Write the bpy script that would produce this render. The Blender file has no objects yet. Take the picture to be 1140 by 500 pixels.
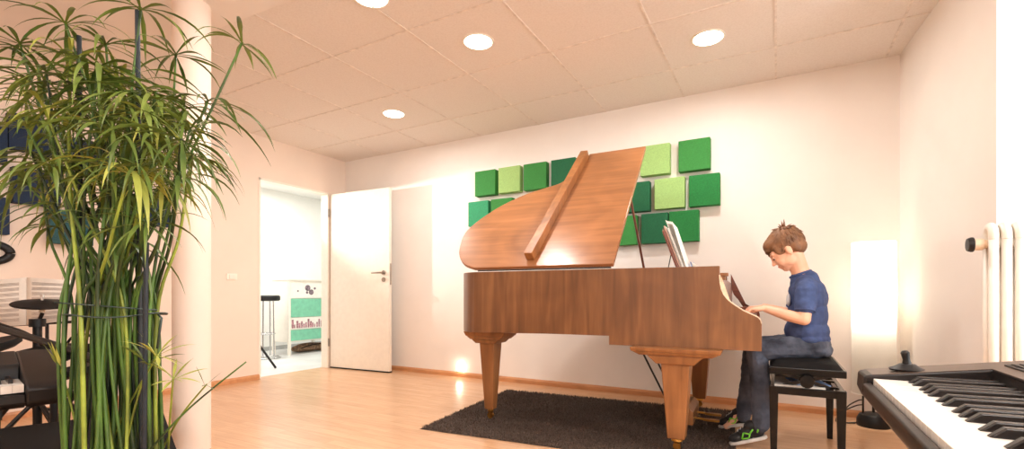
import bpy, bmesh, math, random
from mathutils import Vector, Matrix, Euler, noise
random.seed(7)
SC = bpy.context.scene
COL = SC.collection
PI = math.pi
R = math.radians
TH = R(29.146)                       # heading of the camera, left of +Y
ST, CT = math.sin(TH), math.cos(TH)
EYE = 0.85
FOC = 529.0

def at(px, py, d):
    """a place in the room from measured bearing, elevation and distance"""
    r = (px - 570) / FOC; u = (328 - py) / FOC
    return Vector(((r * CT - ST) * d, (r * ST + CT) * d, EYE + u * d))

# ------------------------------------------------------------------ materials
def lin(c):
    out = []
    for v in c[:3]:
        v = v / 255.0
        out.append(v / 12.92 if v <= 0.04045 else ((v + 0.055) / 1.055) ** 2.4)
    return (*out, 1.0)

def base_mat(name, rgb, rough=0.5, metal=0.0, coat=0.0, spec=0.5):
    m = bpy.data.materials.new(name); m.use_nodes = True
    nt = m.node_tree; b = nt.nodes['Principled BSDF']
    b.inputs['Base Color'].default_value = lin(rgb)
    b.inputs['Roughness'].default_value = rough
    b.inputs['Metallic'].default_value = metal
    b.inputs['Coat Weight'].default_value = coat
    b.inputs['Specular IOR Level'].default_value = spec
    return m, nt, b

def mix_noise(nt, b, c1, c2, scale=(1, 1, 1), nscale=5.0, detail=4.0, lo=0.35, hi=0.65, rot=(0, 0, 0), dist=0.0):
    tc = nt.nodes.new('ShaderNodeTexCoord'); mp = nt.nodes.new('ShaderNodeMapping')
    mp.inputs['Scale'].default_value = scale; mp.inputs['Rotation'].default_value = rot
    nz = nt.nodes.new('ShaderNodeTexNoise'); nz.inputs['Scale'].default_value = nscale
    nz.inputs['Detail'].default_value = detail; nz.inputs['Distortion'].default_value = dist
    cr = nt.nodes.new('ShaderNodeValToRGB')
    cr.color_ramp.elements[0].position = lo; cr.color_ramp.elements[1].position = hi
    cr.color_ramp.elements[0].color = lin(c1); cr.color_ramp.elements[1].color = lin(c2)
    L = nt.links.new
    L(tc.outputs['Object'], mp.inputs['Vector']); L(mp.outputs['Vector'], nz.inputs['Vector'])
    L(nz.outputs['Fac'], cr.inputs['Fac']); L(cr.outputs['Color'], b.inputs['Base Color'])
    return tc, mp, nz, cr

def bump(nt, b, scale, strength, dist=0.002, src=None):
    bp = nt.nodes.new('ShaderNodeBump'); bp.inputs['Strength'].default_value = strength
    bp.inputs['Distance'].default_value = dist
    if src is None:
        tc = nt.nodes.new('ShaderNodeTexCoord')
        nz = nt.nodes.new('ShaderNodeTexNoise'); nz.inputs['Scale'].default_value = scale; nz.inputs['Detail'].default_value = 3
        nt.links.new(tc.outputs['Object'], nz.inputs['Vector']); src = nz.outputs['Fac']
    nt.links.new(src, bp.inputs['Height']); nt.links.new(bp.outputs['Normal'], b.inputs['Normal'])

M = {}
def simple(name, rgb, rough=0.5, metal=0.0, coat=0.0, var=0.06, nscale=20, bmp=0.0, bscale=200, spec=0.5):
    m, nt, b = base_mat(name, rgb, rough, metal, coat, spec)
    c1 = [max(0, v * (1 - var)) for v in rgb]; c2 = [min(255, v * (1 + var)) for v in rgb]
    mix_noise(nt, b, c1, c2, nscale=nscale)
    if bmp: bump(nt, b, bscale, bmp)
    M[name] = m
    return m

def emis(name, rgb, strength):
    m, nt, b = base_mat(name, rgb, 0.5)
    b.inputs['Emission Color'].default_value = lin(rgb)
    b.inputs['Emission Strength'].default_value = strength
    M[name] = m

simple('wall_paint', (240, 234, 228), 0.75, var=0.008, nscale=3, bmp=0.08, bscale=180)
simple('wall_paint_left', (236, 219, 205), 0.75, var=0.008, nscale=3, bmp=0.08, bscale=180)
simple('wall_paint_white', (240, 240, 236), 0.8, var=0.01, nscale=3)
simple('soffit_paint', (232, 222, 213), 0.35, var=0.01, nscale=3)
simple('white_lacquer', (240, 234, 222), 0.28, var=0.01)
simple('white_enamel', (236, 230, 220), 0.35, var=0.01)
simple('cream_edge', (226, 204, 178), 0.5, var=0.05, nscale=60)
simple('black_plastic', (18, 17, 18), 0.45, var=0.15, spec=0.35)
simple('black_satin', (32, 27, 26), 0.4, var=0.1, spec=0.35)
simple('brown_plastic', (84, 68, 58), 0.4, var=0.05, nscale=40)
simple('black_lacquer', (9, 8, 8), 0.22, var=0.2, spec=0.3)
simple('black_fabric', (17, 15, 15), 0.9, var=0.2, nscale=120, bmp=0.4, bscale=500, spec=0.2)
simple('rubber_black', (14, 14, 15), 0.6, var=0.2, spec=0.3)
simple('dark_metal', (52, 50, 50), 0.35, metal=0.8)
simple('chrome', (200, 200, 200), 0.15, metal=1.0, var=0.02)
simple('brushed_steel', (170, 160, 150), 0.35, metal=1.0, var=0.03)
simple('brass', (190, 140, 70), 0.3, metal=1.0, var=0.06)
simple('gold_plate', (176, 138, 72), 0.4, metal=0.7)
simple('key_white', (240, 234, 226), 0.22, var=0.01)
simple('key_black', (26, 20, 18), 0.3, var=0.1)
simple('paper', (240, 236, 228), 0.7, var=0.015)
simple('paper_blue', (120, 150, 196), 0.6, var=0.2, nscale=30)
simple('paper_rose', (206, 168, 150), 0.6, var=0.06)
simple('ink', (150, 134, 126), 0.7)
simple('navy_fabric', (28, 46, 72), 0.9, var=0.12, nscale=140, bmp=0.3, bscale=600)
simple('teal_navy_fabric', (44, 86, 92), 0.9, var=0.12, nscale=140, bmp=0.3, bscale=600)
simple('green_mid', (54, 132, 60), 0.85, var=0.05, nscale=140, bmp=0.3, bscale=600)
simple('green_light', (156, 194, 118), 0.85, var=0.04, nscale=140, bmp=0.3, bscale=600)
simple('green_dark', (26, 98, 62), 0.85, var=0.06, nscale=140, bmp=0.3, bscale=600)
simple('green_teal', (52, 150, 104), 0.85, var=0.06, nscale=140, bmp=0.3, bscale=600)
simple('green_deep', (30, 120, 56), 0.85, var=0.06, nscale=140, bmp=0.3, bscale=600)
simple('stem_green', (62, 88, 32), 0.5, var=0.38, nscale=7)
simple('stem_yellow', (124, 138, 50), 0.5, var=0.25, nscale=9)
simple('stake_blue', (20, 30, 38), 0.5, var=0.15)
simple('wire_green', (60, 74, 70), 0.4, metal=0.4)
simple('soil', (52, 38, 28), 0.95, var=0.4, nscale=60, bmp=0.8, bscale=90)
simple('pot_grey', (62, 58, 56), 0.6, var=0.08)
simple('skin', (236, 182, 152), 0.5, var=0.03, nscale=12)
simple('lip', (204, 118, 106), 0.5)
simple('eye_white', (238, 232, 226), 0.3)
simple('eye_dark', (50, 36, 28), 0.2)
simple('hair', (118, 82, 54), 0.6, var=0.18, nscale=18)
simple('shirt_blue', (60, 78, 122), 0.85, var=0.07, nscale=30, bmp=0.35, bscale=60)
simple('shirt_print', (206, 210, 216), 0.8)
simple('shoe_black', (28, 28, 30), 0.6, var=0.3, nscale=60)
simple('shoe_green', (120, 210, 60), 0.5)
simple('shoe_sole', (206, 202, 198), 0.6)
simple('drawer_green', (122, 196, 164), 0.6, var=0.04)
simple('drawer_rose', (190, 160, 160), 0.6, var=0.3, nscale=60)
simple('bag_brown', (128, 100, 76), 0.8, var=0.3, nscale=40)
simple('felt_red', (110, 38, 34), 0.9)
simple('screen_grey', (120, 118, 116), 0.3, var=0.03)
simple('button_grey', (168, 160, 152), 0.5)
emis('lamp_glow', (255, 246, 226), 14.0)
emis('shade_glow', (255, 236, 206), 5.0)
emis('panel_glow', (255, 253, 248), 6.0)
emis('bulb_glow', (255, 240, 214), 12.0)

def wood(name, c1, c2, c3, axis='x', rough=0.35, coat=0.25, s=1.0, figure=1.0):
    m, nt, b = base_mat(name, c1, rough, coat=coat)
    b.inputs['Coat Roughness'].default_value = 0.25
    sc = {'x': (1.2, 16, 16), 'y': (16, 1.2, 16), 'z': (14, 14, 1.1)}[axis]
    tc, mp, nz, cr = mix_noise(nt, b, c1, c2, tuple(v * s for v in sc), 1.6, 6.0, 0.3, 0.7, dist=0.6)
    e = cr.color_ramp.elements.new(0.5); e.color = lin(c3)
    nz2 = nt.nodes.new('ShaderNodeTexNoise'); nz2.inputs['Scale'].default_value = 2.4 * figure; nz2.inputs['Detail'].default_value = 2
    nz2.inputs['Distortion'].default_value = 1.5
    mx = nt.nodes.new('ShaderNodeMix'); mx.data_type = 'RGBA'; mx.blend_type = 'MULTIPLY'
    cr2 = nt.nodes.new('ShaderNodeValToRGB'); cr2.color_ramp.elements[0].color = (0.72, 0.68, 0.66, 1); cr2.color_ramp.elements[1].color = (1.12, 1.1, 1.06, 1)
    cr2.color_ramp.elements[0].position = 0.3; cr2.color_ramp.elements[1].position = 0.7
    L = nt.links.new
    L(tc.outputs['Object'], nz2.inputs['Vector']); L(nz2.outputs['Fac'], cr2.inputs['Fac'])
    mx.inputs[0].default_value = 0.7
    L(cr.outputs['Color'], mx.inputs[6]); L(cr2.outputs['Color'], mx.inputs[7]); L(mx.outputs[2], b.inputs['Base Color'])
    M[name] = m
wood('walnut_side', (104, 67, 39), (139, 95, 58), (121, 80, 48), 'z', 0.38, 0.2)
wood('walnut_lid', (138, 90, 54), (164, 110, 70), (150, 99, 61), 'x', 0.28, 0.35)
wood('walnut_leg', (130, 84, 46), (163, 109, 64), (147, 96, 54), 'z', 0.4, 0.2)
wood('mahogany', (98, 48, 34), (124, 66, 48), (110, 56, 40), 'x', 0.35, 0.3)
wood('spruce', (206, 160, 100), (222, 180, 122), (214, 170, 112), 'x', 0.5, 0.1)
wood('beech_trim', (196, 138, 92), (212, 156, 108), (204, 146, 100), 'x', 0.45, 0.1)

def floor_mat():
    m, nt, b = base_mat('laminate_beech', (224, 162, 112), 0.24, coat=0.0)
    L = nt.links.new
    tc = nt.nodes.new('ShaderNodeTexCoord'); mp = nt.nodes.new('ShaderNodeMapping')
    mp.inputs['Rotation'].default_value = (0, 0, 0)
    br = nt.nodes.new('ShaderNodeTexBrick')
    br.offset = 0.37; br.inputs['Scale'].default_value = 1.0
    br.inputs['Brick Width'].default_value = 0.42; br.inputs['Row Height'].default_value = 0.066
    br.inputs['Mortar Size'].default_value = 0.0008; br.inputs['Mortar Smooth'].default_value = 0.3
    br.inputs['Color1'].default_value = lin((214, 172, 134)); br.inputs['Color2'].default_value = lin((206, 162, 124))
    br.inputs['Mortar'].default_value = lin((190, 140, 102)); br.inputs['Bias'].default_value = -0.1
    mp2 = nt.nodes.new('ShaderNodeMapping'); mp2.inputs['Scale'].default_value = (2.0, 26, 1)
    nz = nt.nodes.new('ShaderNodeTexNoise'); nz.inputs['Scale'].default_value = 2.2; nz.inputs['Detail'].default_value = 5
    cr = nt.nodes.new('ShaderNodeValToRGB'); cr.color_ramp.elements[0].color = (0.84, 0.8, 0.77, 1); cr.color_ramp.elements[1].color = (1.06, 1.06, 1.06, 1)
    cr.color_ramp.elements[0].position = 0.3; cr.color_ramp.elements[1].position = 0.7
    mx = nt.nodes.new('ShaderNodeMix'); mx.data_type = 'RGBA'; mx.blend_type = 'MULTIPLY'; mx.inputs[0].default_value = 0.8
    L(tc.outputs['Object'], mp.inputs['Vector']); L(mp.outputs['Vector'], br.inputs['Vector'])
    L(tc.outputs['Object'], mp2.inputs['Vector']); L(mp2.outputs['Vector'], nz.inputs['Vector']); L(nz.outputs['Fac'], cr.inputs['Fac'])
    L(br.outputs['Color'], mx.inputs[6]); L(cr.outputs['Color'], mx.inputs[7]); L(mx.outputs[2], b.inputs['Base Color'])
    M['laminate'] = m
floor_mat()

def tile_mat():
    m, nt, b = base_mat('ceiling_tile', (222, 200, 184), 0.9)
    tc, mp, nz, cr = mix_noise(nt, b, (225, 216, 208), (231, 223, 216), (1, 1, 1), 95, 3, 0.32, 0.6)
    bump(nt, b, 130, 0.15, 0.001)
    M['ceiling_tile'] = m
tile_mat()

def rug_mat():
    m, nt, b = base_mat('rug_pile', (80, 66, 58), 0.95, spec=0.1)
    mix_noise(nt, b, (50, 42, 38), (104, 88, 78), (1, 1, 1), 130, 3, 0.3, 0.7)
    M['rug_pile'] = m
rug_mat()

def denim_mat():
    m, nt, b = base_mat('denim', (58, 66, 84), 0.85)
    mix_noise(nt, b, (34, 40, 54), (98, 106, 124), (1, 1, 1), 9, 5, 0.3, 0.72)
    bump(nt, b, 70, 0.5, 0.004)
    M['denim'] = m
denim_mat()

def leaf_mat():
    m, nt, b = base_mat('leaf_green', (100, 138, 52), 0.42)
    mix_noise(nt, b, (58, 86, 32), (130, 148, 66), (1, 1, 1), 6, 4, 0.3, 0.72)
    b.inputs['Subsurface Weight'].default_value = 0.0
    b.inputs['Transmission Weight'].default_value = 0.0
    M['leaf_green'] = m
    m, nt, b = base_mat('leaf_yellow', (170, 176, 76), 0.45)
    mix_noise(nt, b, (134, 146, 56), (186, 186, 90), (1, 1, 1), 8, 4, 0.3, 0.72)
    M['leaf_yellow'] = m
leaf_mat()

def glass_mat():
    m, nt, b = base_mat('window_glass', (240, 245, 248), 0.02)
    b.inputs['Transmission Weight'].default_value = 1.0; b.inputs['IOR'].default_value = 1.1
    M['glass'] = m
glass_mat()

def paper_shade():
    m = bpy.data.materials.new('paper_shade'); m.use_nodes = True; nt = m.node_tree
    nt.nodes.remove(nt.nodes['Principled BSDF']); o = nt.nodes['Material Output']
    a = nt.nodes.new('ShaderNodeBsdfTranslucent'); d = nt.nodes.new('ShaderNodeBsdfDiffuse'); x = nt.nodes.new('ShaderNodeMixShader')
    a.inputs['Color'].default_value = lin((214, 208, 198)); d.inputs['Color'].default_value = lin((206, 200, 190)); x.inputs[0].default_value = 0.7
    nt.links.new(d.outputs[0], x.inputs[1]); nt.links.new(a.outputs[0], x.inputs[2]); nt.links.new(x.outputs[0], o.inputs['Surface'])
    M['paper_shade'] = m
paper_shade()

# ------------------------------------------------------------------ mesh helpers
class MB:
    def __init__(s): s.bm = bmesh.new()
    def face(s, vs, f):
        try: return s.bm.faces.new([vs[i] for i in f])
        except ValueError: return None
    def box(s, c, sz, rot=None):
        x, y, z = [v / 2 for v in sz]
        m = rot.to_matrix() if isinstance(rot, Euler) else (rot if rot is not None else Matrix.Identity(3))
        vs = [s.bm.verts.new(Vector(c) + m @ Vector(p)) for p in [(-x,-y,-z),(x,-y,-z),(x,y,-z),(-x,y,-z),(-x,-y,z),(x,-y,z),(x,y,z),(-x,y,z)]]
        for f in [(0,3,2,1),(4,5,6,7),(0,1,5,4),(1,2,6,5),(2,3,7,6),(3,0,4,7)]: s.face(vs, f)
        return s
    def bb(s, a, b):
        return s.box([(a[i] + b[i]) / 2 for i in range(3)], [abs(b[i] - a[i]) for i in range(3)])
    def extr(s, pts, vec):
        vec = Vector(vec); n = len(pts)
        a = [s.bm.verts.new(Vector(p)) for p in pts]; b = [s.bm.verts.new(Vector(p) + vec) for p in pts]
        s.bm.faces.new(list(reversed(a))); s.bm.faces.new(b)
        for i in range(n): s.bm.faces.new([a[i], a[(i+1) % n], b[(i+1) % n], b[i]])
        return s
    def taper(s, c0, s0, c1, s1):
        """box between two rectangles (cx,cy,z)"""
        vs = []
        for c, q in ((c0, s0), (c1, s1)):
            for dx, dy in ((-1,-1),(1,-1),(1,1),(-1,1)): vs.append(s.bm.verts.new((c[0]+dx*q[0]/2, c[1]+dy*q[1]/2, c[2])))
        for f in [(0,3,2,1),(4,5,6,7),(0,1,5,4),(1,2,6,5),(2,3,7,6),(3,0,4,7)]: s.face(vs, f)
        return s
    def tube(s, pts, r, n=10, cap=True, flat=1.0):
        pts = [Vector(p) for p in pts]
        rs = r if isinstance(r, (list, tuple)) else [r] * len(pts)
        rings = []; up = None
        for i, p in enumerate(pts):
            t = (pts[min(i+1, len(pts)-1)] - pts[max(i-1, 0)])
            if t.length < 1e-9: t = Vector((0,0,1))
            t.normalize()
            if up is None: up = Vector((0,0,1)) if abs(t.z) < 0.9 else Vector((1,0,0))
            a = t.cross(up)
            if a.length < 1e-6: a = t.cross(Vector((0.3,0.8,0.5)))
            a.normalize(); b = t.cross(a).normalized(); up = b.cross(t) * 1.0
            up = -b
            rings.append([s.bm.verts.new(p + (a * math.cos(2*PI*k/n) + b * math.sin(2*PI*k/n) * flat) * rs[i]) for k in range(n)])
        for i in range(len(rings)-1):
            for k in range(n):
                s.bm.faces.new([rings[i][k], rings[i][(k+1)%n], rings[i+1][(k+1)%n], rings[i+1][k]])
        if cap:
            s.bm.faces.new(list(reversed(rings[0]))); s.bm.faces.new(rings[-1])
        return s
    def lathe(s, prof, c=(0,0,0), n=32, rot=None, cap=True):
        m = rot.to_matrix() if isinstance(rot, Euler) else (rot if rot is not None else Matrix.Identity(3))
        c = Vector(c); rings = []
        for (r, z) in prof:
            if r < 1e-6: rings.append([s.bm.verts.new(c + m @ Vector((0,0,z)))])
            else: rings.append([s.bm.verts.new(c + m @ Vector((r*math.cos(2*PI*k/n), r*math.sin(2*PI*k/n), z))) for k in range(n)])
        for A, B in zip(rings, rings[1:]):
            for k in range(n):
                q = [A[k % len(A)], A[(k+1) % len(A)], B[(k+1) % len(B)], B[k % len(B)]]
                u = []
                for v in q:
                    if v not in u: u.append(v)
                if len(u) >= 3:
                    try: s.bm.faces.new(u)
                    except ValueError: pass
        for rg, rev in ((rings[0], True), (rings[-1], False)):
            if cap and len(rg) > 2:
                try: s.bm.faces.new(list(reversed(rg)) if rev else rg)
                except ValueError: pass
        return s
    def ball(s, c, r, rot=None, n=16):
        if not isinstance(r, (tuple, list)): r = (r, r, r)
        m = rot.to_matrix() if isinstance(rot, Euler) else (rot if rot is not None else Matrix.Identity(3))
        g = bmesh.ops.create_uvsphere(s.bm, u_segments=n, v_segments=max(6, n//2), radius=1.0)
        for v in g['verts']: v.co = Vector(c) + m @ Vector((v.co.x*r[0], v.co.y*r[1], v.co.z*r[2]))
        return s
    def cap(s, a, b, ra, rb, n=14):
        """tapered capsule, for joined bodies"""
        a, b = Vector(a), Vector(b)
        s.tube([a, b], [ra, rb], n); s.ball(a, ra, n=n); s.ball(b, rb, n=n)
        return s
    def chain(s, pts, rs, n=14):
        for i in range(len(pts)-1): s.cap(pts[i], pts[i+1], rs[i], rs[i+1], n)
        return s

def obj(name, mb, mat, parent=None, smooth=False, bevel=0.0, segs=2, world=False, label=None, mods=None):
    bm = mb.bm if isinstance(mb, MB) else mb
    bmesh.ops.recalc_face_normals(bm, faces=bm.faces)
    me = bpy.data.meshes.new(name); bm.to_mesh(me); bm.free()
    for mt in (mat if isinstance(mat, (list, tuple)) else [mat]): me.materials.append(M[mt])
    if smooth is True:
        for p in me.polygons: p.use_smooth = True
    o = bpy.data.objects.new(name, me); COL.objects.link(o)
    if smooth == 'auto':
        for p in me.polygons: p.use_smooth = True
        me.set_sharp_from_angle(angle=R(35))
    if bevel:
        b = o.modifiers.new('bevel', 'BEVEL'); b.width = bevel; b.segments = segs; b.limit_method = 'ANGLE'; b.angle_limit = R(40)
    if mods: mods(o)
    if parent is not None:
        o.parent = parent
        if world: o.matrix_parent_inverse = PMAT[parent.name].inverted()
    if label: o['label'] = label
    return o

PMAT = {}
def tag(o, label, cat, group=None, kind=None):
    if label: o['label'] = label
    if cat: o['category'] = cat
    if group: o['group'] = group
    if kind: o['kind'] = kind
    return o
def thing(name, label, cat, loc=(0,0,0), rz=0.0, group=None):
    o = bpy.data.objects.new(name, None); COL.objects.link(o)
    o.location = loc; o.rotation_euler = (0, 0, rz); o.empty_display_size = 0.1
    PMAT[o.name] = Matrix.Translation(Vector(loc)) @ Matrix.Rotation(rz, 4, 'Z')
    return tag(o, label, cat, group)
def struct(name, mb, mat, **k):
    o = obj(name, mb, mat, **k); o['kind'] = 'structure'; return o
def kids(o): return [c for c in bpy.data.objects if c.parent == o]
def dup(root, loc, rz=0.0, label=None):
    r = root.copy(); COL.objects.link(r); r.location = loc; r.rotation_euler = (0, 0, rz)
    if label: r['label'] = label
    for ch in kids(root):
        c = ch.copy(); COL.objects.link(c); c.parent = r
        for g in kids(ch):
            d = g.copy(); COL.objects.link(d); d.parent = c
    return r
def spline(pts, sub=6, closed=False):
    """Catmull-Rom through points"""
    P = [Vector(p) for p in pts]; out = []
    n = len(P)
    for i in range(n if closed else n-1):
        if closed: p0, p1, p2, p3 = P[(i-1) % n], P[i], P[(i+1) % n], P[(i+2) % n]
        else: p0, p1, p2, p3 = P[max(i-1,0)], P[i], P[i+1], P[min(i+2,n-1)]
        for k in range(sub):
            t = k / sub
            out.append(0.5*((2*p1)+(p2-p0)*t+(2*p0-5*p1+4*p2-p3)*t*t+(3*p1-p0-3*p2+p3)*t**3))
    if not closed: out.append(P[-1])
    return out
def remesh(size, smooth=4):
    def f(o):
        r = o.modifiers.new('remesh', 'REMESH'); r.mode = 'VOXEL'; r.voxel_size = size; r.use_smooth_shade = True
        if smooth:
            s = o.modifiers.new('smooth', 'SMOOTH'); s.iterations = smooth; s.factor = 0.5
    return f

# ------------------------------------------------------------------ room shell
H = 2.45; XL = -4.55; YB = 4.03; YF = -2.2; XR = 2.3
def RX(y): return 0.716 + (4.03 - y) * 0.085      # the right wall stands a little askew
YC = 2.79
struct('floor', MB().bb((XL-0.10, YF, -0.1), (XR, YB+0.1, 0)), 'laminate')
m = MB().bb((XL-0.10, YB, 0), (XR, YB+0.12, H+0.1)); struct('wall_back', m, 'wall_paint')
# left wall with doorway
DY0, DY1, DZ = 2.931, 3.78, 2.03
m = MB().bb((XL-0.10, YF, 0), (XL, DY0-0.0, H+0.1)).bb((XL-0.10, DY1, 0), (XL, YB, H+0.1)).bb((XL-0.10, DY0, DZ), (XL, DY1, H+0.1))
struct('wall_left', m, 'wall_paint_left')
m = MB().extr([(RX(YB), YB, 0), (RX(YC), YC, 0), (XR, YC, 0), (XR, YB, 0)], (0, 0, H+0.1)); struct('wall_right', m, 'wall_paint')
# far right wall with two windows and the wall behind the camera
wy = [(-1.5, -0.1), (0.6, 2.0)]
m = MB()
m.bb((XR, YF, 0), (XR+0.2, YC, 0.85)).bb((XR, YF, 2.3), (XR+0.2, YC, H+0.1))
m.bb((XR, YF, 0.85), (XR+0.2, wy[0][0], 2.3)).bb((XR, wy[0][1], 0.85), (XR+0.2, wy[1][0], 2.3)).bb((XR, wy[1][1], 0.85), (XR+0.2, YC, 2.3))
struct('wall_window_side', m, 'wall_paint_white')
struct('wall_front', MB().bb((XL-0.10, YF-0.12, 0), (XR+0.2, YF, H+0.1)), 'wall_paint')
for i, (a, b) in enumerate(wy):
    m = MB()
    for q in (a, (a+b)/2, b): m.bb((XR+0.06, q-0.03, 0.85), (XR+0.12, q+0.03, 2.3))
    m.bb((XR+0.06, a, 0.85), (XR+0.12, b, 0.91)).bb((XR+0.06, a, 2.24), (XR+0.12, b, 2.3))
    w = struct('window_%d' % (i+1), m, 'white_lacquer')
    obj('window_sill', MB().bb((XR-0.12, a-0.05, 0.82), (XR+0.06, b+0.05, 0.85)), 'white_lacquer', w)
# ceiling: mineral tiles with T bars, smooth soffit over the front of the room
m = MB().bb((XL, 1.57, H), (XR, YB, H+0.1)); c_ = struct('ceiling', m, 'ceiling_tile')
m = MB()
x = -4.595 + 0.65*0
xs = [-1.957 + 0.65*k for k in range(-3, 5)]; ys = [2.205, 2.855, 3.505]
for x in xs: m.bb((x-0.0065, 1.57, H-0.003), (x+0.0065, YB, H+0.001))
for y in ys: m.bb((XL, y-0.0065, H-0.0034), (RX(y), y+0.0065, H+0.001))
simple('ceiling_bar', (224, 213, 203), 0.6); struct('trim_1', m, 'ceiling_bar')
m = MB().extr([(XL, YF, H-0.012), (XR, YF, H-0.012), (XR, 1.72, H-0.012), (-2.3, 1.66, H-0.012), (XL, 1.52, H-0.012)], (0, 0, 0.1)); struct('ceiling_soffit', m, 'soffit_paint')
# skirting
def skirt(name, a, b, nrm):
    a, b, nrm = Vector((*a, 0)), Vector((*b, 0)), Vector((*nrm, 0))
    pr = [(0.0, 0), (0.016, 0), (0.016, 0.034), (0.009, 0.048), (0.0, 0.05)]
    m = MB().extr([a + nrm*p + Vector((0, 0, z)) for p, z in pr], b - a)
    struct(name, m, 'beech_trim')
skirt('baseboard_back', (XL, YB), (RX(YB), YB), (0, -1))
skirt('baseboard_left', (XL, YF), (XL, DY0-0.0), (1, 0))
skirt('baseboard_right', (RX(YB), YB), (RX(YC), YC), (-1, 0))
skirt('baseboard_niche', (RX(YC), YC), (XR, YC), (0, -1))
# round pillar
pc = at(213.5, 328, 2.60)
pil = struct('trim_pillar', MB().lathe([(0.09, 0), (0.09, H)], (pc.x, pc.y, 0), 48), 'wall_paint_left', smooth='auto')

# door frame + leaf
dr = thing('door_1', None, None, (XL, DY0, 0)); dr['kind'] = 'structure'
m = MB()
m.bb((XL-0.10, DY0-0.001, 0), (XL+0.006, DY0+0.02, DZ)).bb((XL-0.10, DY1-0.018, 0), (XL+0.006, DY1+0.001, DZ)).bb((XL-0.10, DY0, DZ-0.02), (XL+0.006, DY1, DZ+0.001))
obj('door_frame', m, 'white_lacquer', dr, bevel=0.002, world=True)
hx, hy = XL+0.02, 3.79; ex, ey = -3.665, 3.845
dv = Vector((ex-hx, ey-hy, 0)); dl = dv.length; du = dv.normalized(); dn = Vector((-du.y, du.x, 0))
def leafp(s, t, z): return Vector((hx, hy, 0)) + du*s + dn*t + Vector((0, 0, z))
m = MB().extr([leafp(0, 0, 0.012), leafp(dl, 0, 0.012), leafp(dl, 0.04, 0.012), leafp(0, 0.04, 0.012)], (0, 0, 2.0))
lf = obj('door_leaf', m, 'white_lacquer', dr, bevel=0.003, world=True)
m = MB().extr([leafp(0.0, -0.004, 0.002), leafp(dl, -0.004, 0.002), leafp(dl, 0.044, 0.002), leafp(0, 0.044, 0.002)], (0, 0, 0.012))
obj('bottom_seal', m, 'black_plastic', dr, world=True)  # black strip standing in for the shade in the gap under the leaf
m = MB()
hz = EYE + (328-303)/FOC*5.03
rz_ = Matrix((du, dn, Vector((0,0,1)))).transposed()
def disc(m, s, z, r, th, t=0.0):
    cen = leafp(s, t, z); rot = Matrix((du, Vector((0,0,1)), -dn)).transposed()
    m.lathe([(0, 0), (r, 0), (r, th), (0, th)], cen, 24, rot)
disc(m, dl-0.075, hz, 0.026, 0.008)
disc(m, dl-0.075, hz-0.075, 0.026, 0.008)
p0 = leafp(dl-0.075, 0, hz); m.tube([p0, p0-dn*0.045, leafp(dl-0.10, -0.052, hz), leafp(dl-0.205, -0.05, hz)], 0.010, 12)
obj('door_handle', m, 'brushed_steel', dr, smooth='auto', world=True, label='brushed steel lever handle')
m = MB().extr([leafp(dl+0.001, 0.01, hz-0.13), leafp(dl+0.001, 0.03, hz-0.13), leafp(dl+0.001, 0.03, hz+0.10), leafp(dl+0.001, 0.01, hz+0.10)], du*0.0015)
obj('lock_plate', m, 'brushed_steel', dr, world=True)
m = MB()
for z in (0.25, 1.75): m.tube([(hx-0.01, hy-0.012, z), (hx-0.01, hy-0.012, z+0.09)], 0.009, 12)
obj('hinge', m, 'brushed_steel', dr, world=True)

# the next room
XO = -6.75
m = MB().bb((XO, -0.2, -0.1), (XL-0.10, 6.4, 0.0)); simple('grey_floor', (206, 206, 204), 0.35, var=0.03, nscale=4); struct('floor_next_room', m, 'grey_floor')
m = MB().bb((XO-0.1, -0.2, 0), (XO, 6.4, H)).bb((XO, 6.4, 0), (XL-0.10, 6.5, H)).bb((XO, -0.3, 0), (XL-0.10, -0.2, H)).bb((XL-0.16, YB+0.12, 0), (XL-0.10, 6.4, H))
struct('wall_next_room', m, 'wall_paint_white')
struct('ceiling_next_room', MB().bb((XO, -0.2, H), (XL-0.10, 6.4, H+0.1)), 'wall_paint_white')
skm = MB().bb((XO, -0.2, 0), (XO+0.014, 6.4, 0.06)); simple('skirt_grey', (170, 170, 168), 0.6); struct('baseboard_next_room', skm, 'skirt_grey')
for i, y in enumerate((1.7, 4.9)):  # unseen ceiling panels added to brighten the next room
    t = thing('ceiling_light_panel', ['square ceiling light panel in the next room, nearer its doorway', 'square ceiling light panel in the next room, above the drawer cabinet'][i], 'ceiling light', (-5.75, y, H-0.03), group='light panels in the next room')
    obj('light_frame', MB().bb((-0.32, -0.32, 0), (0.32, 0.32, 0.03)), 'white_lacquer', t)
    obj('light_diffuser', MB().bb((-0.3, -0.3, -0.006), (0.3, 0.3, 0.001)), 'panel_glow', t)
# spotlight in the next room that shines through the doorway
t = thing('wall_spotlight', 'small spotlight on the next room wall shining through the doorway', 'spotlight', (-5.55, 3.06, 1.96))
m = MB().lathe([(0.0, -0.06), (0.035, -0.06), (0.045, 0.06), (0.040, 0.06), (0.03, 0.0), (0, 0.0)], (0, 0, 0), 20, Euler((0, R(98), R(21))))
obj('spot_head', m, 'black_plastic', t, smooth='auto')
obj('spot_arm', MB().tube([(0, 0, 0.03), (0, 0, H-1.96)], 0.008), 'black_plastic', t)

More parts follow.
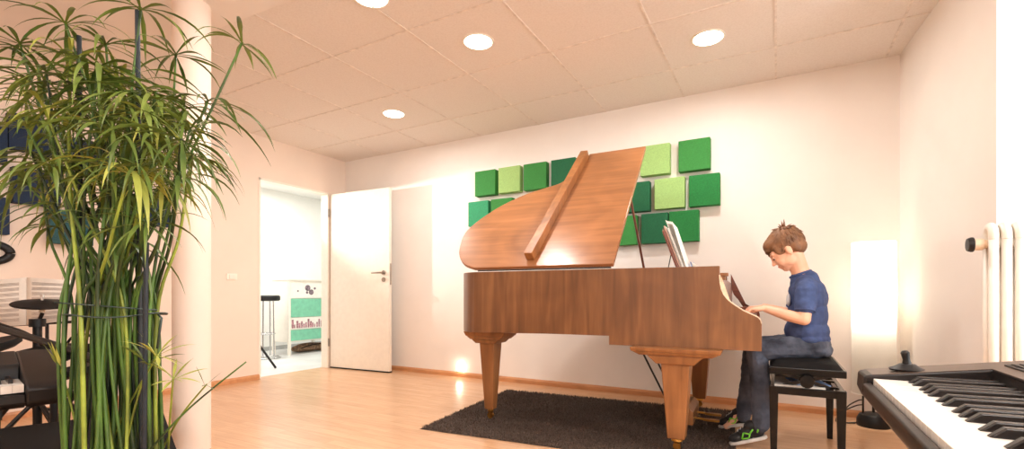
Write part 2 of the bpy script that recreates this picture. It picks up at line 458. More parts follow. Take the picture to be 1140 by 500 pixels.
# ------------------------------------------------------------------ recessed downlights
lamp_xy = [(-1.65, 2.52, 'round recessed downlight above the piano lid, second nearest the door'),
           (-0.375, 3.18, 'round recessed downlight nearest the right wall, above the keyboard end'),
           (-2.96, 3.16, 'round recessed downlight closest to the door'),
           (-1.905, 1.86, 'round recessed downlight cut by the top edge of the photo')]
def downlight(x, y, lab, z=H):
    t = thing('recessed_downlight', lab, 'downlight', (x, y, z), group='recessed ceiling downlights')
    obj('trim_ring', MB().lathe([(0.088, 0.0), (0.10, 0.0), (0.099, -0.005), (0.088, -0.005), (0.088, 0.0)], (0,0,0), 32, cap=False), 'white_lacquer', t, smooth='auto')
    obj('diffuser', MB().lathe([(0, -0.003), (0.089, -0.003)], (0,0,0), 32, cap=False), 'lamp_glow', t)
    return t
dl0 = downlight(*lamp_xy[0])
for x, y, lab in lamp_xy[1:]: dup(dl0, (x, y, H), 0, lab)

# ------------------------------------------------------------------ lights
def area(name, loc, rot, sx, sy, power, col=(1, 0.93, 0.85), shape='RECTANGLE', spread=PI):
    l = bpy.data.lights.new(name, 'AREA'); l.shape = shape; l.size = sx; l.size_y = sy; l.energy = power; l.color = col; l.spread = spread
    o = bpy.data.objects.new(name, l); COL.objects.link(o); o.location = loc; o.rotation_euler = rot; return o
for i, (x, y, _) in enumerate(lamp_xy):
    area('downlight_lamp_%d' % i, (x, y, H-0.03), (0, 0, 0), 0.15, 0.15, 14.5, (1, 0.96, 0.92), 'DISK')
for i, (x, y) in enumerate([(0.3, 0.6), (-1.9, -0.9), (-0.8, -1.5), (0.9, -1.0)]):
    downlight(x, y, ['round recessed downlight behind the camera by the synthesizer', 'round recessed downlight in the rear middle of the room', 'round recessed downlight at the rear wall', 'round recessed downlight at the rear window'][i], H-0.012)
    area('downlight_lamp_back_%d' % i, (x, y, H-0.045), (0, 0, 0), 0.15, 0.15, 14.5, (1, 0.96, 0.92), 'DISK')
for i, (a, b) in enumerate(wy):
    area('window_daylight_%d' % i, (XR+0.25, (a+b)/2, 1.6), (0, R(90), 0), 1.4, b-a, (46.0, 104.0)[i], (1, 0.99, 0.98))
l = bpy.data.lights.new('next_room_spot', 'SPOT'); l.energy = 300; l.spot_size = R(46); l.spot_blend = 1.0; l.shadow_soft_size = 0.02; l.color = (1, 0.93, 0.84)
o = bpy.data.objects.new('next_room_spot', l); COL.objects.link(o); o.location = (-5.50, 3.08, 1.955)
o.rotation_euler = (Vector((-2.95, 4.03, 1.45)) - Vector(o.location)).to_track_quat('-Z', 'Y').to_euler()
area('next_room_light', (-5.75, 3.5, H-0.05), (0, 0, 0), 1.2, 2.0, 60, (1, 0.99, 0.97))  # extra area lamp without a fixture, added to fill the next room

w = bpy.data.worlds.new('world'); SC.world = w; w.use_nodes = True
bg = w.node_tree.nodes['Background']; sky = w.node_tree.nodes.new('ShaderNodeTexSky')
sky.sky_type = 'HOSEK_WILKIE'; sky.turbidity = 4.0
w.node_tree.links.new(sky.outputs['Color'], bg.inputs['Color']); bg.inputs['Strength'].default_value = 1.0

# ------------------------------------------------------------------ PIANO
PO = Vector((-1.80, 2.56, 0)); PH = R(2.0)
pn = thing('grand_piano', 'walnut grand piano with its lid propped open, standing on the dark rug', 'piano', PO, PH)
out = [(0.09, 0.0), (0.02, 0.03), (-0.045, 0.09), (-0.095, 0.17), (-0.125, 0.27), (-0.13, 0.38), (-0.10, 0.49), (-0.03, 0.60), (0.06, 0.69), (0.19, 0.79), (0.33, 0.85), (0.44, 0.91), (0.52, 1.02), (0.60, 1.15), (0.70, 1.24), (0.86, 1.29), (1.05, 1.30), (1.52, 1.30)]
osp = [(p.x, p.y) for p in spline([(a, b, 0) for a, b in out], 5)]
def inset(pts, d):
    r = []
    for i, p in enumerate(pts):
        a = Vector(pts[max(i-1, 0)]); b = Vector(pts[min(i+1, len(pts)-1)]); t = (b-a).normalized()
        n = Vector((-t.y, t.x)) * -1.0
        r.append((p[0]+(-n.x)*-d, p[1]+(-n.y)*-d))
    return r
isp = inset(osp, 0.045)
# choose the inward side
if isp[30][0] < osp[30][0]: isp = inset(osp, -0.045)
cheek = [(0.09, 0.605), (0.09, 0.995), (1.547, 0.995), (1.547, 0.95), (1.550, 0.91), (1.556, 0.877), (1.567, 0.85), (1.584, 0.827), (1.604, 0.808), (1.629, 0.790), (1.655, 0.772), (1.685, 0.757), (1.705, 0.748), (1.722, 0.738), (1.732, 0.725), (1.736, 0.708), (1.736, 0.572), (0.977, 0.568), (0.977, 0.618), (0.60, 0.616)]
m = MB()
m.extr([(u, 0.0, z) for u, z in cheek], (0, 0.045, 0))
ring = [(p[0], p[1], 0.605) for p in osp] + [(p[0], p[1], 0.605) for p in reversed(isp)]
m.extr(ring, (0, 0, 0.39))
case = obj('case', m, 'walnut_side', pn, smooth='auto', bevel=0.0015)
m = MB().extr([(u, 1.255, z) for u, z in cheek if u > 1.0] + [(1.0, 1.255, 0.62), (1.0, 1.255, 0.60)][:0], (0, 0.045, 0))
obj('treble_cheek', m, 'mahogany', pn, bevel=0.0015, label='red-brown cheek at the far end of the keys')
# pale edge banding along the near cheek
band = cheek[2:16]
def strip(bd, w0, w1, mb, lift=0.0012):
    prev = None
    for i, (u, z) in enumerate(bd):
        a = Vector(bd[max(i-1, 0)]); b = Vector(bd[min(i+1, len(bd)-1)]); t = (b-a).normalized(); n = Vector((-t.y, t.x))
        if n.y < 0 and abs(n.y) > 0.3: n = -n
        if abs(n.y) <= 0.3 and n.x < 0: n = -n
        p = (u + n.x*lift, z + n.y*lift); q = (u - n.x*0.003, z - n.y*0.003)
        cur = [mb.bm.verts.new((p[0], w0, p[1])), mb.bm.verts.new((p[0], w1, p[1])), mb.bm.verts.new((q[0], w1, q[1])), mb.bm.verts.new((q[0], w0, q[1]))]
        if prev:
            for k in range(4): mb.bm.faces.new([prev[k], prev[(k+1) % 4], cur[(k+1) % 4], cur[k]])
        prev = cur
m = MB(); strip(band[1:], -0.001, 0.046, m); obj('edge_banding', m, 'cream_edge', pn, label='pale veneer edging along the keyboard cheek')
m = MB(); m.extr([(1.552, 0.0455, 0.945), (1.60, 0.0455, 0.80), (1.64, 0.0455, 0.775), (1.70, 0.0455, 0.745), (1.70, 0.0455, 0.70), (1.552, 0.0455, 0.70)], (0, 0.002, 0)); obj('cheek_lining', m, 'cream_edge', pn)
# base of the case, keybed
m = MB().bb((1.30, 0.045, 0.60), (1.715, 1.255, 0.665)); obj('keybed', m, 'walnut_side', pn, bevel=0.003)
m = MB().bb((1.70, 0.046, 0.665), (1.718, 1.254, 0.715)); obj('key_slip', m, 'walnut_side', pn, bevel=0.003)
m = MB().bb((1.515, 0.046, 0.665), (1.70, 0.078, 0.76)).bb((1.515, 1.222, 0.665), (1.70, 1.254, 0.76)); obj('key_block', m, 'mahogany', pn, bevel=0.004)
# keys
m = MB(); nk = 52; kw = (1.222-0.078)/nk
for i in range(nk): m.bb((1.55, 0.078+i*kw+0.0005, 0.70), (1.698, 0.078+(i+1)*kw-0.0005, 0.732))
obj('white_keys', m, 'key_white', pn, bevel=0.0008, segs=1)
m = MB()
for i in range(nk-1):
    if i % 7 in (1, 4): continue
    y = 0.078+(i+1)*kw
    m.extr([(1.55, y-0.005, 0.73), (1.65, y-0.005, 0.73), (1.643, y-0.005, 0.742), (1.55, y-0.005, 0.744)], (0, 0.010, 0))
obj('black_keys', m, 'key_black', pn)
m = MB().extr([(1.50, 0.05, 0.735), (1.548, 0.05, 0.735), (1.556, 0.05, 0.77), (1.552, 0.05, 0.93), (1.535, 0.05, 0.945), (1.50, 0.05, 0.945)], (0, 1.2, 0)); obj('fallboard', m, 'mahogany', pn, bevel=0.003)
m = MB().bb((1.538, 0.052, 0.945), (1.585, 0.10, 0.962)); m.bb((1.545, 0.06, 0.925), (1.57, 0.09, 0.945)); obj('fallboard_hinge', m, 'walnut_leg', pn, bevel=0.002)
# interior
inner = [(p[0], p[1]) for p in isp] + [(1.50, 0.05), (0.12, 0.046)]
m = MB().extr([(u, v, 0.80) for u, v in inner], (0, 0, 0.012)); obj('soundboard', m, 'spruce', pn)
m = MB().extr([(u, v, 0.62) for u, v in inner], (0, 0, 0.012)); obj('bottom_board', m, 'mahogany', pn)
m = MB().bb((1.20, 0.05, 0.86), (1.48, 1.25, 0.90))
for k, (v0, u0) in enumerate([(0.16, 0.02), (0.42, 0.03), (0.66, 0.18), (0.9, 0.56), (1.12, 0.72)]):
    m.bb((u0, v0-0.015, 0.86), (1.22, v0+0.015, 0.895))
obj('iron_plate', m, 'gold_plate', pn, bevel=0.004)
m = MB()
for k in range(60):
    v = 0.1+k*0.019; u0 = 0.02 if v < 0.5 else (0.02+(v-0.5)*1.2)
    m.tube([(u0+0.06, v, 0.875), (1.3, v, 0.905)], 0.0012, 4, cap=False)
obj('strings', m, 'brushed_steel', pn)
# legs: stepped plates and tapered square legs with casters
def leg(u, v, top, bot, zt, plate):
    m = MB().taper((u, v, 0.085), (bot, bot), (u, v, zt), (top, top))
    m.taper((u, v, zt-0.035), (top*1.0, top*1.0), (u, v, zt), (top*1.14, top*1.14)) if False else None
    lg = obj('leg', m, 'walnut_leg', pn, bevel=0.006)
    m = MB()
    for (h0, h1, a, b) in plate: m.taper((u, v, h0), a, (u, v, h1), b)
    obj('leg_plate', m, 'walnut_leg', lg, bevel=0.004)
    m = MB().lathe([(0, 0.087), (bot*0.30, 0.087), (bot*0.34, 0.07), (0.014, 0.055), (0.012, 0.045), (0, 0.045)], (u, v, 0), 20)
    m.bb((u-0.004, v-0.018, 0.03), (u+0.004, v-0.014, 0.062)).bb((u-0.004, v+0.014, 0.03), (u+0.004, v+0.018, 0.062))
    m.lathe([(0, -0.012), (0.02, -0.012), (0.02, 0.012), (0, 0.012)], (u, v, 0.042), 20, Euler((R(90), 0, 0)))
    obj('caster', m, 'brass', lg, smooth='auto')
leg(0.128, 0.15, 0.112, 0.062, 0.535, [(0.575, 0.606, (0.28, 0.19), (0.31, 0.20)), (0.553, 0.575, (0.22, 0.17), (0.27, 0.19)), (0.528, 0.553, (0.15, 0.15), (0.20, 0.17))])
leg(1.335, 0.045, 0.145, 0.088, 0.490, [(0.548, 0.570, (0.44, 0.23), (0.455, 0.24)), (0.530, 0.548, (0.36, 0.21), (0.43, 0.23)), (0.486, 0.530, (0.19, 0.18), (0.28, 0.20))])
leg(1.34, 1.15, 0.148, 0.088, 0.490, [(0.548, 0.600, (0.44, 0.23), (0.455, 0.24)), (0.530, 0.548, (0.36, 0.21), (0.43, 0.23)), (0.486, 0.530, (0.19, 0.18), (0.28, 0.20))])
# lyre
m = MB().extr([(1.24, 0.46, 0.05), (1.37, 0.46, 0.05), (1.37, 0.46, 0.13), (1.34, 0.46, 0.16), (1.24, 0.46, 0.16)], (0, 0.34, 0))
ly = obj('pedal_lyre', m, 'walnut_leg', pn, bevel=0.004)
m = MB()
for v in (0.55, 0.71): m.tube([(1.30, v, 0.15), (1.30, v, 0.30), (1.30, v, 0.60)], [0.018, 0.014, 0.018], 12)
m.bb((1.22, 0.50, 0.59), (1.38, 0.76, 0.605)); obj('lyre_post', m, 'walnut_leg', ly, smooth='auto')
for v in (0.53, 0.69):
    m = MB().tube([(1.34, v, 0.085), (1.40, v, 0.082), (1.43, v, 0.08)], 0.007, 10)
    pts = [(1.42, -0.014), (1.46, -0.02), (1.50, -0.022), (1.515, -0.012), (1.515, 0.012), (1.50, 0.022), (1.46, 0.02), (1.42, 0.014)]
    m.extr([(a, v+b, 0.073) for a, b in pts], (0, 0, 0.012)); obj('pedal', m, 'brass', ly, bevel=0.003, smooth='auto')
m = MB()
for v in (0.50, 0.76): m.tube([(1.25, v, 0.10), (0.985, v, 0.62)], 0.006, 10)
obj('brace_rod', m, 'dark_metal', ly, smooth='auto')
# lid
AL = R(45.5); HZ = 1.005; HV = 0.0
def LP(u, w, n=0.0): return Vector((u, HV + w*math.cos(AL) - n*math.sin(AL), HZ + w*math.sin(AL) + n*math.cos(AL)))
lo_ = [(0.10, 0.0), (0.0, 0.045), (-0.08, 0.14), (-0.125, 0.27), (-0.135, 0.40), (-0.07, 0.54), (0.04, 0.675), (0.19, 0.79), (0.33, 0.85), (0.45, 0.90), (0.525, 1.02), (0.565, 1.16), (0.585, 1.26)]
lsp = [(p.x, p.y) for p in spline([(a, b, 0) for a, b in lo_], 5)] + [(1.005, 1.26), (1.005, 0.0)]
m = MB().extr([LP(u, w, 0.0) for u, w in lsp], LP(0, 0, 0.024) - LP(0, 0, 0))
ld = obj('lid', m, 'walnut_lid', pn, bevel=0.004, smooth='auto')
m = MB(); prevr = None
axu = Vector((1,0,0)); 
pa, pb = Vector((0.482, 0.055)), Vector((0.566, 1.215)); dd = (pb-pa).normalized(); nn = Vector((dd.y, -dd.x))
cs = []
for (w_, n_) in ((-0.028, 0.0245), (0.028, 0.0245), (0.028, 0.082), (-0.028, 0.082)):
    q = pa + nn*w_; cs.append(LP(q.x, q.y, n_))
m.extr(cs, LP(pb.x, pb.y) - LP(pa.x, pa.y)); obj('lid_batten', m, 'walnut_leg', ld, bevel=0.003)
m = MB().tube([(0.12, -0.002, 1.002), (0.99, -0.002, 1.002)], 0.004, 8); obj('lid_hinge', m, 'dark_metal', pn)
m = MB().tube([(0.955, 1.19, 0.90), (0.865, 0.80, 1.78)], 0.009, 10); obj('lid_prop', m, 'mahogany', pn, smooth='auto')
# music desk
def DP(s, v, n=0): return Vector((1.285 - s*0.34 + n*0.94, v, 1.0 + s*0.94 + n*0.34))
m = MB().extr([DP(0.0, 0.38), DP(0.25, 0.38), DP(0.28, 0.46), DP(0.28, 0.86), DP(0.25, 0.94), DP(0.0, 0.94)], DP(0, 0, 0.014) - DP(0, 0, 0))
md = obj('music_desk', m, 'mahogany', pn, bevel=0.003)
obj('desk_ledge', MB().bb((1.26, 0.38, 0.985), (1.36, 0.94, 1.0)), 'mahogany', md, bevel=0.003)
obj('desk_strut', MB().tube([(1.235, 0.5, 1.10), (1.215, 0.5, 1.0)], 0.003, 6), 'dark_metal', md)
obj('desk_shelf', MB().bb((1.08, 0.05, 0.965), (1.48, 1.25, 0.985)), 'walnut_side', pn, bevel=0.003)
PM = PMAT[pn.name]
def book(name, label, cat, v0, v1, h, n0, th, mat, fan=0.0):
    t = thing(name, label, cat, PM @ Vector((1.30, (v0+v1)/2, 1.0)), PH)
    def w(p): return PM @ p
    a = [w(DP(0.002, v0, n0)), w(DP(h, v0, n0)), w(DP(h, v1, n0)), w(DP(0.002, v1, n0))]
    m = MB().extr(a, (PM.to_3x3() @ (DP(0, 0, th) - DP(0, 0, 0)))); obj('cover', m, mat, t, world=True)
    m = MB()
    for k in range(5):
        off = n0 + th + 0.002 + 0.0022*k; f = fan*k
        m.extr([w(DP(0.004, v0+0.006, off)), w(DP(h-0.004-0.004*k, v0+0.006, off+f)), w(DP(h-0.006*k, v1-0.01, off+f*0.6)), w(DP(0.004, v1-0.01, off))], (0.0006, 0, 0))
    obj('pages', m, 'paper', t, world=True)
book('music_book', 'rose-covered music book leaning on the piano desk at the back', 'music book', 0.42, 0.66, 0.285, 0.016, 0.006, 'paper_rose')
book('sheet_music', 'tall fanned white sheet music leaning on the piano desk', 'sheet music', 0.45, 0.74, 0.32, 0.036, 0.002, 'paper', 0.0045)
t = thing('music_booklet', 'small blue and white booklet lying low against the piano music desk', 'booklet', PM @ Vector((1.34, 0.66, 1.0)), PH)
m = MB().extr([PM @ Vector(p) for p in [(1.352, 0.60, 1.001), (1.335, 0.60, 1.06), (1.335, 0.80, 1.065), (1.352, 0.80, 1.001)]], (0.004, 0, 0)); obj('cover', m, 'paper_blue', t, world=True)
m = MB()
for k in range(4): m.extr([PM @ Vector((1.358+0.004*k, 0.61, 1.001)), PM @ Vector((1.344+0.008*k, 0.61, 1.058-0.006*k)), PM @ Vector((1.344+0.008*k, 0.79, 1.058-0.006*k)), PM @ Vector((1.358+0.004*k, 0.79, 1.001))], (0.001, 0, 0))
obj('pages', m, 'paper', t, world=True)

# ------------------------------------------------------------------ rug
rc = [Vector((-1.97, 2.334, 0)), Vector((-0.165, 2.49, 0)), Vector((-0.27, 3.80, 0)), Vector((-2.085, 3.655, 0))]
t = thing('shag_rug', 'dark grey-brown rectangular shag rug lying under the piano', 'rug', (-1.1, 3.05, 0))
m = MB(); nx, ny = 60, 44; grid = []
def rp(a, b): return rc[0]*(1-a)*(1-b) + rc[1]*a*(1-b) + rc[2]*a*b + rc[3]*(1-a)*b
for j in range(ny+1):
    row = []
    for i in range(nx+1):
        p = rp(i/nx, j/ny); e = (i in (0, nx) or j in (0, ny))
        p.z = 0.002 if e else 0.008 + 0.003*noise.noise(p*30)
        row.append(m.bm.verts.new(p))
    grid.append(row)
for j in range(ny):
    for i in range(nx): m.bm.faces.new([grid[j][i], grid[j][i+1], grid[j+1][i+1], grid[j+1][i]])
obj('rug_base', m, 'rug_pile', t, smooth=True, world=True)
m = MB(); rnd = random.Random(3)
for k in range(42000):
    p = rp(rnd.random(), rnd.random()) + Vector((0, 0, 0.004)); a = rnd.random()*2*PI; h = rnd.uniform(0.010, 0.019)
    d = Vector((math.cos(a), math.sin(a), 0)); s_ = Vector((-d.y, d.x, 0))*0.0022
    tip = p + d*rnd.uniform(0.002, 0.012) + Vector((0, 0, h))
    vs = [m.bm.verts.new(p-s_), m.bm.verts.new(p+s_), m.bm.verts.new(tip)]; m.bm.faces.new(vs)
me_ = obj('rug_pile', m, 'rug_pile', t, world=True); me_['kind'] = 'stuff'

# ------------------------------------------------------------------ wall panels
PT = 0.068
def panel(x0, x1, z0, z1, mat, lab, wall='back'):
    if wall == 'back':
        m = MB().bb((-(x1-x0)/2, -PT, 0), ((x1-x0)/2, 0, z1-z0)); loc = ((x0+x1)/2, YB-0.003, z0); g = 'green acoustic squares on the back wall'; nm = 'hanging_acoustic_panel'
    else:
        m = MB().bb((0, -(x1-x0)/2, 0), (PT, (x1-x0)/2, z1-z0)); loc = (XL+0.003, (x0+x1)/2, z0); g = 'dark blue acoustic squares on the left wall'; nm = 'hanging_acoustic_panel'
    o = obj(nm, m, mat, None, bevel=0.003, segs=2, smooth='auto'); o.location = loc; tag(o, lab, 'wall panel', g)
S = 0.245
for x0, z0, mat, lab in [
    (-2.632, 1.828, 'green_mid', 'mid green square wall panel at the left end of the top row'),
    (-2.360, 1.830, 'green_light', 'lime green square wall panel, second from left in the top row'),
    (-2.085, 1.828, 'green_mid', 'mid green square wall panel in the top row between lime and dark green'),
    (-1.800, 1.828, 'green_dark', 'dark green square wall panel in the top row, half hidden by the lid batten'),
    (-0.990, 1.830, 'green_light', 'lime green square wall panel at the top right corner of the lid'),
    (-0.687, 1.828, 'green_mid', 'bright green square wall panel at the right end of the top row'),
    (-2.712, 1.532, 'green_teal', 'teal green square wall panel at the left end of the middle row'),
    (-2.445, 1.534, 'green_mid', 'green square wall panel of the middle row, mostly hidden by the curved lid'),
    (-1.150, 1.540, 'green_dark', 'dark teal square wall panel behind the lid prop in the middle row'),
    (-0.875, 1.545, 'green_light', 'lime green square wall panel in the middle row, right of the lid prop'),
    (-0.608, 1.543, 'green_deep', 'green square wall panel at the right end of the middle row'),
    (-1.255, 1.268, 'green_mid', 'green square wall panel of the bottom row, cut by the lid edge'),
    (-0.982, 1.270, 'green_dark', 'dark green square wall panel of the bottom row beside the lid prop'),
    (-0.760, 1.272, 'green_deep', 'green square wall panel at the right end of the bottom row, behind the music')]:
    w_ = S if x0 != -0.982 else 0.222
    panel(x0, x0+(0.225 if x0 in (-0.608, -0.76) else w_ - 0.01), z0, z0+S, mat, lab)
for y0, z0, mat, lab in [(1.135, 1.83, 'navy_fabric', 'navy square wall panel, topmost behind the papyrus leaves'),
    (0.885, 1.72, 'navy_fabric', 'navy square wall panel at the photo edge, upper one'),
    (1.155, 1.47, 'navy_fabric', 'navy square wall panel level with the middle of the foliage'),
    (0.895, 1.25, 'navy_fabric', 'navy square wall panel at the photo edge, lower one above the black ring'),
    (1.34, 1.215, 'teal_navy_fabric', 'blue-green square wall panel low behind the left leaves of the plant'),
    (1.44, 1.75, 'navy_fabric', 'navy square wall panel hidden deep behind the plant crown'),
    (1.86, 1.42, 'navy_fabric', 'navy square wall panel behind the right part of the plant crown')]:
    panel(y0, y0+S, z0, z0+S, mat, lab, 'left')
# black ring ornament
o = obj('wall_ring', MB().bb((0,0,0),(0.001,0.001,0.001)) if False else MB(), 'black_plastic') if False else None
m = MB()
ringp = [(XL+0.02, 1.03+0.125*math.cos(a), 1.128+0.066*math.sin(a)) for a in [2*PI*k/40 for k in range(41)]]
m.tube(ringp, [0.017+0.009*(0.5+0.5*math.cos(2*PI*k/40)) for k in range(41)], 12, flat=0.6)
tag(obj('wall_ornament', m, 'black_plastic', None, smooth=True), 'black oval ring ornament on the left wall at the photo edge', 'wall ornament')
# glowing globe added for a bright spot low on the back wall
nl = thing('night_light', 'small glowing round light at the foot of the back wall, left of the piano', 'night light', (-2.845, YB, 0.10))
obj('light_plug', MB().bb((-0.022, -0.014, -0.03), (0.022, 0.0, 0.03)), 'white_lacquer', nl, bevel=0.003)
obj('light_globe', MB().ball((0, -0.035, 0.0), (0.036, 0.026, 0.036)), 'lamp_glow', nl, smooth=True)
# light switch
t = thing('light_switch', 'white light switch on the wall beside the doorway', 'light switch', (XL, 2.66, 1.02))
obj('switch_plate', MB().bb((0, -0.05, -0.03), (0.009, 0.05, 0.03)), 'white_lacquer', t, bevel=0.002)
obj('switch_rocker', MB().bb((0.008, -0.028, -0.02), (0.014, 0.028, 0.02)), 'white_enamel', t, bevel=0.002)

# ------------------------------------------------------------------ bench
bx0, bx1, by0, by1 = -0.035, 0.292, 2.76, 3.385
BC = Vector(((bx0+bx1)/2, (by0+by1)/2, 0))
t = thing('piano_bench', 'black lacquered adjustable piano bench with a padded seat under the boy', 'bench', BC)
hx_, hy_ = (bx1-bx0)/2, (by1-by0)/2
m = MB(); N = 24; gr = []
for j in range(N+1):
    row = []
    for i in range(N+1):
        a, b = i/N*2-1, j/N*2-1
        prof = (1-abs(a)**4)**0.5*(1-abs(b)**6)**0.5
        row.append(m.bm.verts.new((a*(hx_-0.012), b*(hy_-0.012), 0.483+0.036*prof)))
    gr.append(row)
for j in range(N):
    for i in range(N): m.bm.faces.new([gr[j][i], gr[j][i+1], gr[j+1][i+1], gr[j+1][i]])
edge = [gr[0][i] for i in range(N+1)] + [gr[j][N] for j in range(1, N+1)] + [gr[N][i] for i in range(N-1, -1, -1)] + [gr[j][0] for j in range(N-1, 0, -1)]
m.bm.faces.new(edge)
obj('seat_cushion', m, 'black_fabric', t, smooth='auto')
m = MB().bb((-hx_, -hy_, 0.446), (hx_, hy_, 0.483)); obj('seat_board', m, 'black_lacquer', t, bevel=0.004)
m = MB()
for a in (-1, 1):
    m.bb((-hx_+0.004, a*(hy_-0.004), 0.345), (hx_-0.004, a*(hy_-0.026), 0.383))
    m.bb((a*(hx_-0.004), -hy_+0.02, 0.345), (a*(hx_-0.026), hy_-0.02, 0.383))
obj('apron', m, 'black_lacquer', t, bevel=0.003)
for a in (-1, 1):
    for b in (-1, 1):
        m = MB().taper((a*(hx_-0.02), b*(hy_-0.022), 0.0), (0.028, 0.028), (a*(hx_-0.021), b*(hy_-0.022), 0.384), (0.042, 0.042)); obj('leg', m, 'black_lacquer', t, bevel=0.002)
m = MB()
for b in (-1, 1):
    for s_ in (-1, 1): m.box((0, b*(hy_-0.06), 0.415), (0.21, 0.006, 0.018), Euler((0, s_*R(17), 0)))
m.tube([(0, -hy_+0.02, 0.412), (0, hy_-0.02, 0.412)], 0.006, 8); obj('scissor_lift', m, 'dark_metal', t)
for b in (-1, 1):
    m = MB().lathe([(0, 0.0), (0.012, 0.0), (0.012, 0.012), (0.031, 0.014), (0.034, 0.024), (0.03, 0.036), (0, 0.038)], (0.0, b*(hy_-0.0), 0.424), 24, Euler((R(90*b*-1), 0, 0)))
    m2 = obj('height_knob', m, 'black_lacquer', t, smooth='auto')
# sheets kept in the bench frame
t2 = thing('sheet_stack', 'white and blue paper booklets lying in the frame under the bench seat', 'sheet music', (BC.x-0.02, BC.y-0.1, 0.384))
m = MB().bb((-0.12, -0.19, 0.0), (0.10, 0.12, 0.004)); obj('loose_sheets', m, 'paper', t2)
m = MB().box((0.03, -0.03, 0.0065), (0.15, 0.21, 0.005), Euler((0, 0, R(14)))); obj('blue_booklet', m, 'paper_blue', t2, label='blue and white booklet')
# carrier slats under the sheets
obj('rack', MB().bb((-hx_+0.02, -hy_+0.1, 0.374), (hx_-0.02, -hy_+0.13, 0.3835)).bb((-hx_+0.02, 0.0, 0.374), (hx_-0.02, 0.03, 0.3835)), 'black_lacquer', t)

# ------------------------------------------------------------------ boy
YC_ = 3.04
boy = thing('person', 'boy in a blue t-shirt and jeans playing the piano, seated on the bench', 'person', (0.15, YC_, 0))
TL = R(37)
fv = Vector((-math.cos(TL), 0, -math.sin(TL))); uv = Vector((-math.sin(TL), 0, math.cos(TL))); sv = Vector((0, 1, 0))
HC = Vector((0.040, YC_-0.01, 1.105))
HR = Matrix((fv, sv, uv)).transposed()
def hp(f, s, u): return HC + fv*f + sv*s + uv*u
body = MB()
# cranium, face, jaw
body.ball(hp(-0.012, 0, 0.018), (0.090, 0.071, 0.084), HR, 28)
body.ball(hp(0.028, 0, -0.010), (0.062, 0.060, 0.078), HR, 24)
body.ball(hp(0.040, 0, -0.062), (0.045, 0.047, 0.046), HR, 20)
body.ball(hp(0.058, 0, -0.088), (0.024, 0.024, 0.022), HR, 16)          # chin
for s in (-1, 1):
    body.ball(hp(0.052, s*0.027, -0.046), (0.032, 0.026, 0.034), HR, 16)   # cheeks
    body.ball(hp(0.022, s*0.036, -0.060), (0.036, 0.020, 0.036), HR, 14)   # jaw angle
    body.ball(hp(0.072, s*0.026, 0.008), (0.014, 0.026, 0.010), HR, 14)    # brow ridge
    # ear
    body.ball(hp(-0.004, s*0.070, -0.022), (0.017, 0.008, 0.028), HR @ Matrix.Rotation(R(-8), 3, 'Y'), 16)
    body.ball(hp(-0.002, s*0.068, -0.040), (0.010, 0.006, 0.012), HR, 12)
body.chain([hp(0.082, 0, -0.004), hp(0.090, 0, -0.024), hp(0.099, 0, -0.038)], [0.008, 0.0085, 0.0095])   # nose
for s in (-1, 1): body.ball(hp(0.089, s*0.008, -0.041), (0.009, 0.007, 0.007), HR, 12)
body.ball(hp(0.079, 0, -0.063), (0.013, 0.018, 0.0065), HR, 14); body.ball(hp(0.077, 0, -0.074), (0.012, 0.016, 0.0065), HR, 14)
# neck and torso
body.chain([hp(-0.012, 0, -0.05), Vector((0.108, YC_, 0.985)), Vector((0.130, YC_, 0.925))], [0.048, 0.045, 0.055])
body.ball((0.143, YC_, 0.86), (0.070, 0.125, 0.085), None, 20); body.ball((0.143, YC_, 0.74), (0.070, 0.105, 0.12), None, 20)
body.ball((0.150, YC_, 0.62), (0.075, 0.115, 0.09), None, 20)
SH = {-1: Vector((0.133, YC_-0.135, 0.868)), 1: Vector((0.120, YC_+0.135, 0.868))}
EL = {-1: Vector((0.122, YC_-0.172, 0.722)), 1: Vector((0.08, YC_+0.175, 0.735))}
WR = {-1: Vector((-0.055, YC_-0.12, 0.774)), 1: Vector((-0.065, YC_+0.15, 0.778))}
for s in (-1, 1):
    body.chain([SH[s], SH[s]*0.45+EL[s]*0.55, EL[s]], [0.040, 0.034, 0.031])
    mid = EL[s]*0.62 + WR[s]*0.38 + Vector((0, 0, -0.003))
    body.chain([EL[s], mid, WR[s]], [0.031, 0.031, 0.0195])
    # palm
    w = WR[s]; yv = Vector((0, 1, 0))
    k0 = w + Vector((-0.052, 0, -0.004))
    for q in (-1.5, -0.5, 0.5, 1.5):
        body.cap(w + Vector((-0.008, q*0.006, 0)), k0 + Vector((0.004*abs(q+0.5), q*0.0145, 0)), 0.013, 0.0095, 12)
    L4 = [0.026, 0.032, 0.030, 0.023]                        # little ... index
    if s == 1: L4 = list(reversed(L4))
    for q, ln in zip((-1.5, -0.5, 0.5, 1.5), L4):
        b0 = k0 + Vector((0.004*abs(q+0.5), q*0.0145, 0)); sp = q*0.003
        b1 = b0 + Vector((-ln*0.85, sp, 0.001)); b2 = b1 + Vector((-ln*0.50, sp*0.5, -0.012)); b3 = b2 + Vector((-ln*0.22, 0, -0.0125))
        body.chain([b0, b1, b2, b3], [0.0082, 0.0072, 0.0066, 0.0056], 10)
    tside = 1 if s == -1 else -1                              # thumbs point to the middle
    t0 = w + Vector((-0.016, tside*0.014, -0.004)); t1 = t0 + Vector((-0.024, tside*0.016, -0.008)); t2_ = t1 + Vector((-0.024, tside*0.006, -0.010))
    body.chain([t0, t1, t2_], [0.0105, 0.0085, 0.0065], 10)
